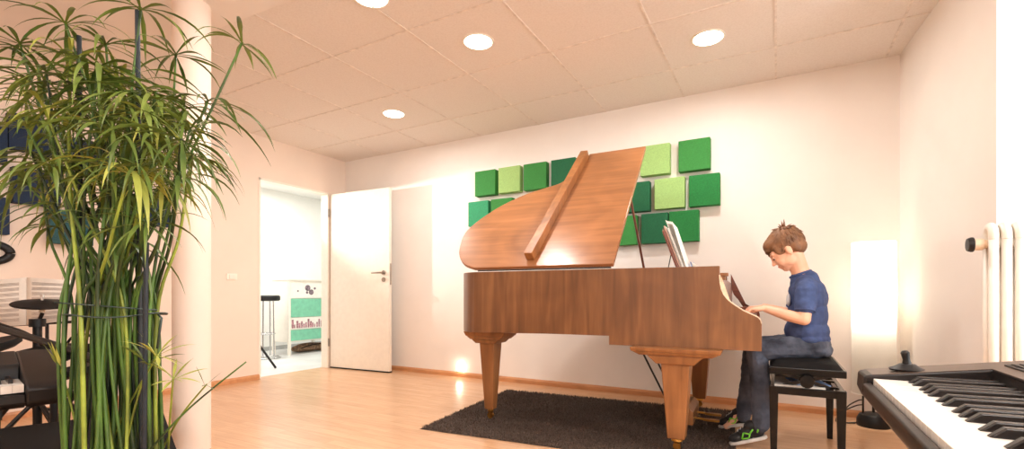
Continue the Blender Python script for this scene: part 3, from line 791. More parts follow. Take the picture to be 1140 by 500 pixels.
# hidden legs inside the jeans keep the body whole
HIP = {-1: Vector((0.165, YC_-0.07, 0.580)), 1: Vector((0.165, YC_+0.07, 0.575))}
KN = {-1: Vector((-0.098, YC_-0.105, 0.545)), 1: Vector((-0.125, YC_+0.14, 0.545))}
AN = {-1: Vector((-0.072, YC_-0.11, 0.165)), 1: Vector((-0.175, YC_+0.20, 0.135))}
for s in (-1, 1):
    body.chain([HIP[s], KN[s], AN[s]], [0.058, 0.040, 0.026])
    ft = AN[s] + Vector((-0.10, 0, -0.105))
    body.chain([AN[s], ft], [0.026, 0.022])
def bake(o, soft=None):
    """turn the joined surface into plain mesh, softening where soft(co) is true"""
    dg = bpy.context.evaluated_depsgraph_get(); me = bpy.data.meshes.new_from_object(o.evaluated_get(dg))
    bm = bmesh.new(); bm.from_mesh(me)
    if soft:
        vs = [v for v in bm.verts if soft(v.co)]
        for _ in range(9): bmesh.ops.smooth_vert(bm, verts=vs, factor=0.5, use_axis_x=True, use_axis_y=True, use_axis_z=True)
    for f in bm.faces: f.smooth = True
    bm.to_mesh(me); bm.free(); o.modifiers.clear()
    mt = o.data.materials[0]; o.data = me; me.materials.clear(); me.materials.append(mt)
    return o
bake(obj('body', body, 'skin', boy, world=True, mods=remesh(0.003, 3)), lambda c: c.z > 0.90)
# eyes, brows, lips
for s in (-1, 1):
    obj('eye', MB().ball(hp(0.0700, s*0.029, -0.014), (0.0095, 0.0125, 0.0085), HR, 16), 'eye_white', boy, smooth=True, world=True)
    obj('iris', MB().ball(hp(0.0790, s*0.029, -0.018), (0.004, 0.005, 0.005), HR, 12), 'eye_dark', boy, smooth=True, world=True)
    obj('eyelashes', MB().tube([hp(0.082, s*0.016, -0.015), hp(0.0845, s*0.029, -0.0175), hp(0.077, s*0.043, -0.015)], [0.0010, 0.0018, 0.0012], 8), 'eye_dark', boy, smooth=True, world=True)
    m = MB().ball(hp(0.0735, s*0.029, -0.0095), (0.0105, 0.0140, 0.0080), HR, 16)
    obj('eyelid', m, 'skin', boy, smooth=True, world=True)
    m = MB().tube([hp(0.0885, s*0.013, 0.013), hp(0.0865, s*0.028, 0.019), hp(0.076, s*0.044, 0.014)], [0.0025, 0.0032, 0.0015], 8); obj('eyebrow', m, 'hair', boy, smooth=True, world=True)
obj('lips', MB().ball(hp(0.0830, 0, -0.0640), (0.008, 0.015, 0.0045), HR, 14).ball(hp(0.0800, 0, -0.0720), (0.008, 0.013, 0.0045), HR, 14), 'lip', boy, smooth=True, world=True)
# hair: a close cap with layered locks
hair = MB()
hair.ball(hp(-0.018, 0, 0.026), (0.0965, 0.0765, 0.0895), HR, 28)
hair.ball(hp(-0.050, 0, -0.028), (0.050, 0.060, 0.046), HR, 18)
hair.ball(hp(0.030, 0, 0.052), (0.060, 0.062, 0.048), HR, 18)
hair.ball(hp(0.070, 0, 0.037), (0.024, 0.048, 0.020), HR, 14)
for s in (-1, 1):
    hair.ball(hp(0.028, s*0.058, 0.012), (0.030, 0.012, 0.034), HR, 14)
    hair.ball(hp(-0.040, s*0.058, -0.018), (0.026, 0.016, 0.040), HR, 14)
obj('hair', hair, 'hair', boy, world=True, mods=remesh(0.004, 3))
m = MB(); rnd = random.Random(5)
crown = hp(-0.055, 0, 0.085)
for k in range(900):
    ph = rnd.random()*2*PI; lat = rnd.uniform(0.0, 1.0)
    th = math.acos(1-lat*1.25)
    d = Vector((math.sin(th)*math.cos(ph), math.sin(th)*math.sin(ph), math.cos(th)))   # local f,s,u
    p = Vector((-0.018+d.x*0.094, d.y*0.074, 0.026+d.z*0.087))
    if p.x > 0.045 and p.z < 0.035: continue
    if p.z < -0.02 and p.x > -0.03: continue
    c_l = Vector((-0.055, 0, 0.085)); away = (p - c_l); 
    nrm = Vector((d.x/0.094, d.y/0.074, d.z/0.087)).normalized()
    away = away - nrm*away.dot(nrm)
    if away.length < 0.01: away = Vector((rnd.uniform(-1,1), rnd.uniform(-1,1), 0.5))
    away.normalize(); away = (away + Vector((rnd.uniform(-.35,.35), rnd.uniform(-.35,.35), rnd.uniform(-.2,.2)))).normalized()
    L_ = rnd.uniform(0.022, 0.040); r0 = rnd.uniform(0.0022, 0.0042)
    lift = rnd.uniform(0.02, 0.22)
    if (p - Vector((-0.06, 0, 0.095))).length < 0.035: lift = rnd.uniform(0.2, 0.55)
    pts = []
    for q in (0, 0.4, 0.75, 1.0):
        v = p - nrm*0.003 + away*L_*q + nrm*(lift*L_*q - 0.35*L_*q*q*(1-lift)); pts.append(HC + fv*v.x + sv*v.y + uv*v.z)
    m.tube(pts, [r0, r0*1.1, r0*0.7, 0.0004], 5, cap=False)
obj('hair_locks', m, 'hair', boy, smooth=True, world=True)
# t-shirt
sh = MB()
sh.ball((0.143, YC_, 0.868), (0.088, 0.148, 0.075), None, 24)
sh.ball((0.150, YC_, 0.825), (0.091, 0.142, 0.095), None, 24)
sh.ball((0.146, YC_, 0.74), (0.096, 0.134, 0.14), None, 24)
sh.ball((0.140, YC_, 0.655), (0.108, 0.142, 0.085), None, 24)
sh.ball((0.150, YC_, 0.612), (0.100, 0.145, 0.045), None, 24)
sh.chain([Vector((0.116, YC_, 0.938)), Vector((0.135, YC_, 0.905))], [0.053, 0.075])
sh.ball((0.150, YC_, 0.932), (0.050, 0.068, 0.050), None, 20)
for s in (-1, 1):
    sh.chain([Vector((0.135, YC_+s*0.05, 0.905)), SH[s] + Vector((0.0, -s*0.005, 0.008))], [0.052, 0.050])
    e = SH[s]*0.42 + EL[s]*0.58
    sh.chain([SH[s], e + Vector((0, 0, 0.006))], [0.052, 0.050])
def cutmods(o):
    remesh(0.0035, 5)(o)
    tx = bpy.data.textures.new('folds', 'CLOUDS'); tx.noise_scale = 0.06
    dm = o.modifiers.new('folds', 'DISPLACE'); dm.texture = tx; dm.strength = 0.010; dm.mid_level = 0.5; dm.texture_coords = 'LOCAL'
shirt = obj('t_shirt', sh, 'shirt_blue', boy, world=True, mods=cutmods, label='dark blue short-sleeved t-shirt')
# sleeve hems and hem of the shirt, collar
for s in (-1, 1):
    m = MB(); e = SH[s]*0.30 + EL[s]*0.70; ax = (EL[s]-SH[s]).normalized(); a = ax.cross(Vector((1, 0, 0))).normalized(); b = ax.cross(a)
    m.tube([e + (a*math.cos(q)+b*math.sin(q))*0.0445 for q in [2*PI*k/24 for k in range(25)]], 0.0045, 8)
    m.tube([e - ax*0.012 + ax*0, e + ax*0.002], [0.046, 0.0455], 24)
    obj('sleeve_hem', m, 'shirt_blue', shirt, smooth='auto')
m = MB(); cc = Vector((0.112, YC_, 0.962)); ax = Vector((-0.36, 0, 0.93)).normalized(); a = Vector((0, 1, 0)); b = ax.cross(a)
m.tube([cc + (a*math.cos(q)*0.046+b*math.sin(q)*0.050) for q in [2*PI*k/28 for k in range(29)]], 0.0075, 8)
obj('collar', m, 'shirt_blue', shirt, smooth='auto')
m = MB().ball((0.056, YC_-0.03, 0.82), (0.012, 0.04, 0.035), None, 14); obj('shirt_print', m, 'shirt_print', shirt, smooth=True)
# jeans
jn = MB()
jn.ball((0.170, YC_, 0.580), (0.082, 0.145, 0.070), None, 24)
jn.ball((0.185, YC_, 0.555), (0.075, 0.140, 0.048), None, 24)
for s in (-1, 1):
    mid = HIP[s]*0.5+KN[s]*0.5
    jn.chain([HIP[s] + Vector((0, 0, -0.004)), mid + Vector((0, 0, -0.004)), KN[s]], [0.071, 0.064, 0.054])
    c2 = KN[s]*0.45 + AN[s]*0.55 + Vector((0.008, 0, 0))
    jn.chain([KN[s], c2, AN[s] + Vector((0, 0, -0.002))], [0.054, 0.052, 0.047])
    jn.chain([AN[s] + Vector((0, 0, 0.02)), AN[s] + Vector((-0.006, 0, -0.028))], [0.048, 0.044])
def jm(o):
    remesh(0.0038, 4)(o)
    tx = bpy.data.textures.new('creases', 'CLOUDS'); tx.noise_scale = 0.045
    dm = o.modifiers.new('creases', 'DISPLACE'); dm.texture = tx; dm.strength = 0.013; dm.mid_level = 0.5; dm.texture_coords = 'LOCAL'
obj('jeans', jn, 'denim', boy, world=True, mods=jm)
# shoes
def shoe(s):
    toe, heel = (Vector((-0.225, YC_-0.11, 0.022)), Vector((-0.050, YC_-0.11, 0.085))) if s == -1 else (Vector((-0.315, YC_+0.225, 0.024)), Vector((-0.150, YC_+0.20, 0.070)))
    ax = (heel-toe); L_ = ax.length; ax.normalize(); sd = Vector((0, 0, 1)).cross(ax).normalized(); up = ax.cross(sd)
    if up.z < 0: up = -up
    Rm = Matrix((ax, sd, up)).transposed()
    def q(a, b, c): return toe + ax*a + sd*b + up*c
    up_ = MB()
    up_.ball(q(0.035, 0, 0.018), (0.042, 0.036, 0.026), Rm, 18); up_.ball(q(0.09, 0, 0.030), (0.055, 0.034, 0.034), Rm, 18)
    up_.ball(q(0.145, 0, 0.035), (0.042, 0.030, 0.042), Rm, 18); up_.ball(q(0.13, 0, 0.065), (0.040, 0.030, 0.030), Rm, 18)
    so = obj('shoe', up_, 'shoe_black', boy, world=True, mods=remesh(0.0035, 4), label='black trainer with green marks')
    prof = [(-0.012, 0.0), (-0.006, 0.022), (0.015, 0.034), (0.05, 0.038), (0.10, 0.033), (0.15, 0.032), (0.178, 0.022), (0.188, 0.0)]
    pts = prof + [(a, -b) for a, b in reversed(prof[1:-1])]
    m = MB().extr([q(a, b, -0.016) for a, b in pts], up*0.018); obj('sole', m, 'shoe_sole', so, bevel=0.004, smooth='auto')
    m = MB()
    for (a0, c0, a1, c1) in ((0.065, 0.012, 0.082, 0.042), (0.082, 0.042, 0.11, 0.030), (0.11, 0.03, 0.135, 0.05), (0.065, 0.012, 0.10, 0.010), (0.10, 0.010, 0.112, 0.028), (0.15, 0.03, 0.165, 0.05)):
        m.tube([q(a0, (0.033 if sd.y < 0 else -0.033), c0), q(a1, (0.033 if sd.y < 0 else -0.033), c1)], 0.0042, 8)
    obj('shoe_stripe', m, 'shoe_green', so, smooth=True, label='bright green stripes')
    m = MB()
    for k in range(4): m.tube([q(0.055+0.016*k, -0.016, 0.052+0.008*k), q(0.06+0.016*k, 0, 0.060+0.008*k), q(0.055+0.016*k, 0.016, 0.052+0.008*k)], 0.002, 6)
    obj('laces', m, 'shoe_sole', so, smooth=True)
shoe(-1); shoe(1)

# ------------------------------------------------------------------ synthesizer at the right
SZ = 0.705
def zt(x): return 0.703 + 0.14*(x-0.15)       # top slopes up towards the back
syn = thing('synthesizer', 'black and brown stage keyboard in front of the radiator, keys towards the room', 'keyboard', (0.33, 0.5, 0.6))
Y1, Y0 = 1.158, -0.14; YK1 = 1.078; YK0 = -0.06
# outline of one end, (x, z)
endp = [(0.145, 0.655), (0.138, 0.672), (0.140, 0.700), (0.150, zt(0.150)), (0.52, zt(0.52)), (0.535, zt(0.52)-0.02), (0.535, 0.64), (0.50, 0.60), (0.20, 0.60)]
for ya_, yb_ in ((YK1, Y1), (Y0, YK0)): obj('end_cheek', MB().extr([(x, ya_, z) for x, z in endp], (0, yb_-ya_, 0)), 'black_satin', syn, bevel=0.004, world=True, smooth='auto')
m = MB().extr([(x, YK0, z) for x, z in [(0.145, 0.655), (0.138, 0.668), (0.138, 0.687), (0.150, 0.690), (0.1515, 0.672), (0.33, 0.672), (0.322, 0.70), (0.312, zt(0.312)), (0.52, zt(0.52)), (0.535, zt(0.52)-0.02), (0.535, 0.64), (0.50, 0.60), (0.20, 0.60)]], (0, YK1-YK0, 0))
obj('keyboard_body', m, 'black_satin', syn, bevel=0.003, world=True, smooth='auto')
tp_ = [(0.313, YK0), (0.524, YK0), (0.524, Y0), (0.152, Y0), (0.152, Y0+0.001)][:0] + [(0.152, Y1-0.001), (0.152, YK1+0.001), (0.313, YK1+0.001), (0.313, YK0-0.001), (0.152, YK0-0.001), (0.152, Y0+0.001), (0.522, Y0+0.001), (0.522, Y1-0.001)]
m = MB().extr([(x, y, zt(x)-0.0008) for x, y in tp_], (0, 0, 0.0012)); obj('top_panel', m, 'brown_plastic', syn, world=True, label='brown-grey top panel')
m = MB(); kw2 = 0.0235; n2 = int((YK1-YK0)/kw2)
for i in range(n2):
    y1 = YK1 - 0.002 - i*kw2
    m.bb((0.153, y1-kw2+0.0004, 0.6765), (0.318, y1-0.0004, 0.697))
obj('white_keys', m, 'key_white', syn, world=True, bevel=0.0007, segs=1)
m = MB()
for i in range(n2-1):
    if i % 7 in (2, 6): continue
    y = YK1 - 0.002 - (i+1)*kw2 + (0.002 if i % 7 in (0, 3) else (-0.002 if i % 7 in (1, 5) else 0))
    m.extr([(0.198, y-0.0062, 0.697), (0.212, y-0.0050, 0.7085), (0.318, y-0.0050, 0.7105), (0.318, y-0.0062, 0.697)], (0, 0.0105, 0))
obj('black_keys', m, 'key_black', syn, world=True, bevel=0.0015)
m = MB().extr([(0.312, YK0, 0.697), (0.326, YK0, 0.697), (0.320, YK0, 0.716), (0.312, YK0, 0.722)][:4], (0, YK1-YK0, 0)); obj('key_well_lip', m, 'black_satin', syn, world=True)
m = MB()
def onp(x, y, dz=0.0): return Vector((x, y, zt(x)+dz))
m.extr([onp(0.335, 0.985, 0.0005), onp(0.50, 0.985, 0.0005), onp(0.50, 1.105, 0.0005), onp(0.335, 1.105, 0.0005)], (0, 0, 0.002))
gr_ = obj('speaker_grille', m, 'black_plastic', syn, world=True, label='black ribbed speaker grille')
m = MB()
for k in range(16): x_ = 0.342+k*0.010; m.extr([onp(x_, 0.99, 0.002), onp(x_+0.004, 0.99, 0.002), onp(x_+0.004, 1.10, 0.002), onp(x_, 1.10, 0.002)], (0, 0, 0.002))
obj('grille_rib', m, 'black_satin', gr_)
m = MB().extr([onp(0.345, 0.62, 0.0005), onp(0.49, 0.62, 0.0005), onp(0.49, 0.965, 0.0005), onp(0.345, 0.965, 0.0005)], (0, 0, 0.002)); cp = obj('control_panel', m, 'screen_grey', syn, world=True, label='grey control panel')
m = MB()
for a in range(4):
    for b in range(10): m.bb(onp(0.36+a*0.032, 0.94-b*0.032, 0.002), onp(0.378+a*0.032, 0.96-b*0.032-0.008+0.004, 0.007))
obj('panel_button', m, 'button_grey', cp, bevel=0.001)
# joystick
jc = onp(0.208, 1.112, 0.0)
m = MB().lathe([(0, 0), (0.026, 0), (0.027, 0.003), (0.018, 0.007), (0.012, 0.012), (0, 0.013)], jc, 28); jb = obj('joystick_base', m, 'black_plastic', syn, world=True, smooth='auto')
m = MB().tube([jc + Vector((0, 0, 0.010)), jc + Vector((-0.001, 0, 0.020)), jc + Vector((-0.003, 0, 0.032)), jc + Vector((-0.004, 0, 0.036))], [0.0075, 0.0055, 0.0068, 0.004], 14); obj('joystick_grip', m, 'black_plastic', jb, smooth='auto')
# stand
m = MB()
for y in (0.30, 0.36):
    s_ = 1 if y == 0.30 else -1
    m.box((0.34, y, 0.30), (0.04, 0.02, 0.64), Euler((0, s_*R(28), 0)))
sd_ = thing('keyboard_stand', 'black folding stand carrying the synthesizer at the right', 'stand', (0.34, 0.33, 0))
obj('cross_legs', m, 'black_plastic', sd_, world=True, bevel=0.002)
m = MB()
for x_, z_ in ((0.17, 0.588), (0.50, 0.588), (0.175, 0.012), (0.505, 0.012)): m.bb((x_-0.015, 0.12, z_-0.012), (x_+0.015, 0.55, z_+0.011))
obj('cross_bar', m, 'black_plastic', sd_, world=True, bevel=0.002)

# ------------------------------------------------------------------ floor lamp in the corner
FLc = at(984, 475, 3.02); lx, ly_ = 0.545, 3.82
fl = thing('floor_lamp', 'glowing white cylindrical paper floor lamp in the right corner', 'floor lamp', (lx, ly_, 0))
m = MB().lathe([(0, 0), (0.088, 0), (0.092, 0.012), (0.090, 0.045), (0.075, 0.075), (0.03, 0.09), (0, 0.09)], (0.0, 0, 0), 32); obj('lamp_base', m, 'black_plastic', fl, smooth='auto')
m = MB().tube([(-0.055, 0, 0.07), (-0.055, 0, 0.21)], 0.006, 8).tube([(0, 0, 0.08), (0, 0, 0.74)], 0.008, 8); obj('lamp_pole', m, 'dark_metal', fl)
m = MB().lathe([(0.117, 0.21), (0.117, 1.185), (0.112, 1.19), (0.0, 1.19)], (0, 0, 0), 48, cap=False)
obj('lamp_shade', m, 'paper_shade', fl, smooth=True, label='white translucent paper shade')
obj('shade_ring', MB().tube([(0.118*math.cos(q), 0.118*math.sin(q), 1.19) for q in [2*PI*k/40 for k in range(41)]], 0.003, 6).tube([(0.118*math.cos(q), 0.118*math.sin(q), 0.21) for q in [2*PI*k/40 for k in range(41)]], 0.003, 6).tube([(-0.12, 0, 0.21), (0.12, 0, 0.21)], 0.003, 6), 'white_enamel', fl)
obj('lamp_bulb', MB().ball((0, 0, 0.76), 0.035), 'bulb_glow', fl, smooth=True)
for k_, z_ in enumerate((0.83,)):
    l = bpy.data.lights.new('floor_lamp_bulb_%d' % k_, 'POINT'); l.energy = 36; l.shadow_soft_size = 0.05; l.color = (1, 0.92, 0.82)
    o = bpy.data.objects.new('floor_lamp_bulb_%d' % k_, l); COL.objects.link(o); o.location = (lx, ly_, z_)
m = MB()
m.tube(spline([(-0.10, -0.02, 0.01), (-0.17, 0.0, 0.012), (-0.14, 0.02, 0.10), (-0.08, 0.03, 0.15), (-0.05, 0.02, 0.16)], 6), 0.004, 6)
m.tube(spline([(-0.09, 0.02, 0.006), (-0.20, -0.03, 0.008), (-0.17, 0.06, 0.05), (-0.09, 0.05, 0.11), (-0.05, 0.01, 0.13)], 6), 0.004, 6)
obj('cable', m, 'black_plastic', fl, smooth=True)

# ------------------------------------------------------------------ radiator
rad = thing('radiator', 'white tall column radiator beside the right corner, black cap on its valve', 'radiator', (1.1, 2.66, 0))
x0_ = 0.757; pit = 0.0385
for k in range(20):
    m = MB()
    for y in (2.60, 2.66):
        m.tube([(x0_+k*pit, y, 0.14), (x0_+k*pit, y, 1.08)], 0.0162, 12)
    m.tube(spline([(x0_+k*pit, 2.60, 1.07), (x0_+k*pit, 2.603, 1.105), (x0_+k*pit, 2.63, 1.125), (x0_+k*pit, 2.657, 1.105), (x0_+k*pit, 2.66, 1.07)], 5), 0.0165, 12, flat=1.0)
    m.tube(spline([(x0_+k*pit, 2.60, 0.16), (x0_+k*pit, 2.603, 0.12), (x0_+k*pit, 2.63, 0.10), (x0_+k*pit, 2.657, 0.12), (x0_+k*pit, 2.66, 0.16)], 5), 0.0165, 12)
    obj('radiator_column', m, 'white_enamel', rad, smooth=True, world=True)
for z_ in (1.055, 0.17): obj('header_pipe', MB().tube([(x0_, 2.63, z_), (x0_+19*pit, 2.63, z_)], 0.022, 16), 'white_enamel', rad, smooth='auto', world=True)
m = MB().tube([(x0_-0.002, 2.63, 1.055), (0.738, 2.63, 1.055), (0.733, 2.63, 1.055), (0.703, 2.63, 1.055)], [0.018, 0.018, 0.024, 0.024], 20); obj('valve_body', m, 'cream_edge', rad, smooth='auto', world=True)
m = MB().lathe([(0, 0), (0.030, 0), (0.031, 0.006), (0.026, 0.018), (0, 0.020)], (0.704, 2.63, 1.055), 24, Euler((0, R(-90), 0))); obj('valve_cap', m, 'black_plastic', rad, smooth='auto', world=True, label='black round valve cap')
m = MB().tube([(x0_+0.1, 2.63, 0.10), (x0_+0.1, 2.63, 0.0)], 0.011, 10).tube([(x0_+0.6, 2.63, 0.10), (x0_+0.6, 2.63, 0.0)], 0.011, 10)
m.bb((x0_+0.2, 2.66, 0.6), (x0_+0.23, YC-0.002, 0.63)).bb((x0_+0.55, 2.66, 0.6), (x0_+0.58, YC-0.002, 0.63)); obj('radiator_bracket', m, 'white_enamel', rad, world=True)

# ------------------------------------------------------------------ next room: stool, drawers, bag, tripod foot
t = thing('bar_stool', 'bar stool with a black round seat and chrome legs in the next room', 'stool', (-5.93, 3.93, 0))
obj('seat', MB().lathe([(0, 0.765), (0.15, 0.765), (0.165, 0.78), (0.165, 0.825), (0.15, 0.84), (0, 0.842)], (0,0,0), 36), 'black_plastic', t, smooth='auto')
m = MB()
for a in (30, 120, 210, 300):
    ca, sa = math.cos(R(a)), math.sin(R(a)); 
    obj('leg', MB().tube([(0.09*ca, 0.09*sa, 0.77), (0.10*ca, 0.10*sa, 0.03)], 0.009, 8), 'chrome', t, smooth='auto')
for r_, z_ in ((0.105, 0.33), (0.17, 0.012)): 
    obj('foot_ring', MB().tube([(r_*math.cos(q), r_*math.sin(q), z_) for q in [2*PI*k/32 for k in range(33)]], 0.009, 8), 'chrome', t, smooth=True)
obj('base_spokes', MB().tube([(-0.17, 0, 0.02), (0.17, 0, 0.02)], 0.008, 8).tube([(0, -0.17, 0.02), (0, 0.17, 0.02)], 0.008, 8), 'chrome', t)
# drawer cabinet: front faces the doorway
cx0, cx1, cy0, cy1 = -6.30, -5.92, 4.255, 4.95
t = thing('drawer_cabinet', 'white drawer cabinet with green and patterned fronts in the next room', 'cabinet', ((cx0+cx1)/2, (cy0+cy1)/2, 0))
m = MB().bb((cx0, cy0, 0.18), (cx1-0.02, cy1, 1.05))
m.bb((cx0-0.005, cy0-0.01, 1.05), (cx1+0.005, cy1+0.01, 1.075))
for y in (cy0, cy1-0.03): m.bb((cx1-0.03, y, 0.18), (cx1, y+0.03, 1.05))
obj('cabinet_body', m, 'white_lacquer', t, world=True, bevel=0.003)
for y in (cy0, cy1-0.035):
    for x in (cx0, cx1-0.035): obj('leg', MB().bb((x, y, 0), (x+0.035, y+0.035, 0.18)), 'white_lacquer', t, world=True)
for z0, z1, mt, lb in [(0.80, 1.02, 'paper', 'white drawer front with a dark flower print'), (0.53, 0.79, 'drawer_green', 'mint green drawer front'), (0.36, 0.52, 'paper', 'white drawer front with a rose pattern band'), (0.20, 0.35, 'drawer_green', 'mint green lowest drawer front')]:
    d_ = obj('drawer', MB().bb((cx1-0.02, cy0+0.035, z0), (cx1-0.004, cy1-0.035, z1)), mt, t, world=True, bevel=0.003, label=lb)
    if z0 == 0.80:
        simple('print_grey', (110, 96, 104), 0.7, var=0.4, nscale=50)
        for (yy, zz, rr) in ((4.56, 0.945, 0.045), (4.62, 0.885, 0.040), (4.55, 0.88, 0.02), (4.68, 0.94, 0.018), (4.40, 0.90, 0.014)):
            obj('flower_print', MB().lathe([(0, 0), (rr, 0), (rr, 0.0015), (0, 0.0015)], (cx1-0.004, yy, zz), 18, Euler((0, R(90), 0))), 'print_grey', d_)
    if z0 == 0.36:
        m = MB(); rr_ = random.Random(2)
        for k in range(16):
            y_ = 4.30+k*0.037; m.bb((cx1-0.004, y_, 0.375), (cx1-0.0025, y_+rr_.uniform(0.018, 0.034), 0.40+rr_.uniform(0.02, 0.10)))
        simple('print_rose', (158, 112, 120), 0.7, var=0.35, nscale=60); obj('rose_print', m, 'print_rose', d_)
t = thing('duffel_bag', 'brown rumpled bag lying on the floor under the drawer cabinet', 'bag', (-6.15, 4.75, 0))
def bagm(o):
    remesh(0.012, 3)(o)
m = MB().ball((0, 0, 0.065), (0.13, 0.24, 0.064)).ball((0.03, 0.15, 0.06), (0.12, 0.13, 0.06)).ball((-0.02, -0.14, 0.05), (0.10, 0.14, 0.05))
obj('bag_body', m, 'bag_brown', t, mods=bagm)
obj('bag_strap', MB().tube(spline([(0.05, -0.2, 0.05), (0.14, -0.1, 0.10), (0.14, 0.1, 0.11), (0.08, 0.22, 0.06)], 6), 0.008, 8), 'black_fabric', t, smooth=True)
p1, p2 = at(297, 415, 5.17), at(286, 397, 5.6)
t = thing('speaker_tripod', 'black tripod stand behind the door jamb, one foot showing on the grey floor', 'stand', (-5.25, 3.28, 0))
for dx, dy in ((0.26, 0.14), (-0.26, 0.1), (0.05, -0.28)):
    obj('leg', MB().tube([(dx, dy, 0.012), (0, 0, 0.42)], 0.013, 8), 'black_plastic', t)
obj('pole', MB().tube([(0, 0, 0.2), (0, 0, 1.2)], 0.016, 10), 'black_plastic', t)
obj('collar', MB().tube([(0, 0, 0.38), (0, 0, 0.46)], 0.03, 12), 'black_plastic', t)

# ------------------------------------------------------------------ podium, left keyboard, drum kit, music stand
def quad(pts, z0, z1, mb=None):
    mb = mb or MB(); return mb.extr([(p[0], p[1], z0) for p in pts], (0, 0, z1-z0))
pod = [(-1.868, 0.897), (-2.590, 1.18), (-2.93, 0.32), (-2.21, 0.04)]
t = thing('low_podium', 'low black box podium on the floor behind the papyrus plant', 'podium', (-2.4, 0.6, 0))
obj('podium_box', quad(pod, 0.0, 0.285), 'black_fabric', t, world=True, bevel=0.01)
obj('podium_top', quad(pod, 0.285, 0.30), 'black_fabric', t, world=True, bevel=0.004)
# keyboard on the podium
KA = Vector((0.18, 0.98, 0)).normalized(); KB = Vector((-KA.y, KA.x, 0))      # along the keys, towards the back
FC = Vector((-1.885, 0.60, 0))
def kp(a, b, z): return FC + KA*a + KB*b + Vector((0, 0, z))
t = thing('stage_piano', 'black stage piano cut by the photo edge behind the papyrus', 'keyboard', kp(-0.5, 0.15, 0.49))
prof_end = [(0.0, 0.535), (-0.005, 0.575), (0.015, 0.592), (0.30, 0.665), (0.315, 0.65), (0.315, 0.555), (0.20, 0.525), (0.02, 0.520)]
for a_ in (0, -1.2): obj('end_block', MB().extr([kp(a_, b, z) for b, z in prof_end], KA*-0.085), 'black_satin', t, world=True, bevel=0.006, smooth='auto')
prof_b = [(0.0, 0.535), (0.0, 0.562), (0.17, 0.562), (0.165, 0.615), (0.175, 0.633), (0.30, 0.665), (0.315, 0.65), (0.315, 0.555), (0.20, 0.525), (0.02, 0.520)]
m = MB().extr([kp(-0.085, b, z) for b, z in prof_b], KA*-1.115); obj('keyboard_body', m, 'black_satin', t, world=True, bevel=0.003, smooth='auto')
m = MB()
for i in range(47):
    a = -0.088-i*0.0235
    m.extr([kp(a, 0.012, 0.566), kp(a, 0.162, 0.566), kp(a-0.0228, 0.162, 0.566), kp(a-0.0228, 0.012, 0.566)], (0, 0, 0.022))
obj('white_keys', m, 'key_white', t, world=True)
m = MB()
for i in range(46):
    if i % 7 in (2, 6): continue
    a = -0.088-(i+1)*0.0235
    m.extr([kp(a+0.005, 0.062, 0.588), kp(a+0.005, 0.162, 0.588), kp(a-0.005, 0.162, 0.588), kp(a-0.005, 0.062, 0.588)], (0, 0, 0.011))
obj('black_keys', m, 'key_black', t, world=True)
t = thing('keyboard_stand', 'black square-legged stand under the stage piano, standing on the podium', 'stand', kp(-0.3, 0.15, 0.3))
m = MB()
for a in (-0.13, -0.42): m.extr([kp(a, 0.08, 0.302), kp(a, 0.115, 0.302), kp(a-0.035, 0.115, 0.302), kp(a-0.035, 0.08, 0.302)], (0, 0, 0.20))
obj('stand_legs', m, 'black_plastic', t, world=True)
m = MB()
for a in (-0.13, -0.42): m.extr([kp(a, 0.03, 0.490), kp(a, 0.29, 0.490), kp(a-0.035, 0.29, 0.490), kp(a-0.035, 0.03, 0.490)], (0, 0, 0.028))
m.extr([kp(-0.13, 0.09, 0.40), kp(-0.13, 0.11, 0.40), kp(-0.455, 0.11, 0.40), kp(-0.455, 0.09, 0.40)], (0, 0, 0.02))
obj('stand_rail', m, 'black_plastic', t, world=True)

# electronic drum kit between podium and left wall
dk = thing('electronic_drum_kit', 'black electronic drum kit on a tube rack behind the stage piano', 'drum kit', (-3.0, 1.0, 0))
def pad(c, r, tilt, az, name='drum_pad', th=0.035):
    rot = Euler((tilt, 0, az)).to_matrix()
    m = MB().lathe([(0, -th), (r*0.8, -th), (r*0.98, -th*0.6), (r, 0), (r*0.97, 0.006), (r*0.9, 0.004), (0, 0.006)], c, 36, rot)
    return obj(name, m, 'rubber_black', dk, smooth='auto', world=True)
cc_ = at(47, 338.5, 2.5)
tocam = (-cc_).normalized(); tocam.z = 0; rotc = Matrix.Rotation(R(11), 3, Vector((0, 0, 1)).cross(tocam))
cy = obj('cymbal_pad', MB().lathe([(0, -0.012), (0.06, -0.014), (0.118, -0.006), (0.121, 0.0), (0.117, 0.004), (0.05, 0.012), (0.02, 0.020), (0, 0.020)], cc_, 40, rotc), 'rubber_black', dk, smooth='auto', world=True)
obj('wing_nut', MB().tube([cc_ + Vector((0, 0, 0.015)), cc_ + Vector((0, 0, 0.05))], 0.006, 8).box(cc_ + Vector((0, 0, 0.042)), (0.035, 0.008, 0.012)), 'chrome', dk, world=True)
obj('cymbal_felt', MB().tube([cc_ + Vector((0, 0, -0.045)), cc_ + Vector((0, 0, -0.01))], 0.012, 12), 'cream_edge', dk, world=True)
pb_ = at(41, 400, 2.25); pt_ = cc_ + Vector((0, 0, -0.05))
m = MB().tube([pt_, pt_ + Vector((-0.03, -0.01, -0.06))], 0.009, 8); q0 = pt_ + Vector((-0.03, -0.01, -0.04))
m.tube([q0, Vector((q0.x, q0.y, 0.10))], 0.019, 14); m.tube([q0 + Vector((0, 0, 0.012)), q0 + Vector((0, 0, -0.03))], 0.034, 14)
obj('cymbal_post', m, 'black_plastic', dk, smooth='auto', world=True)
m = MB()
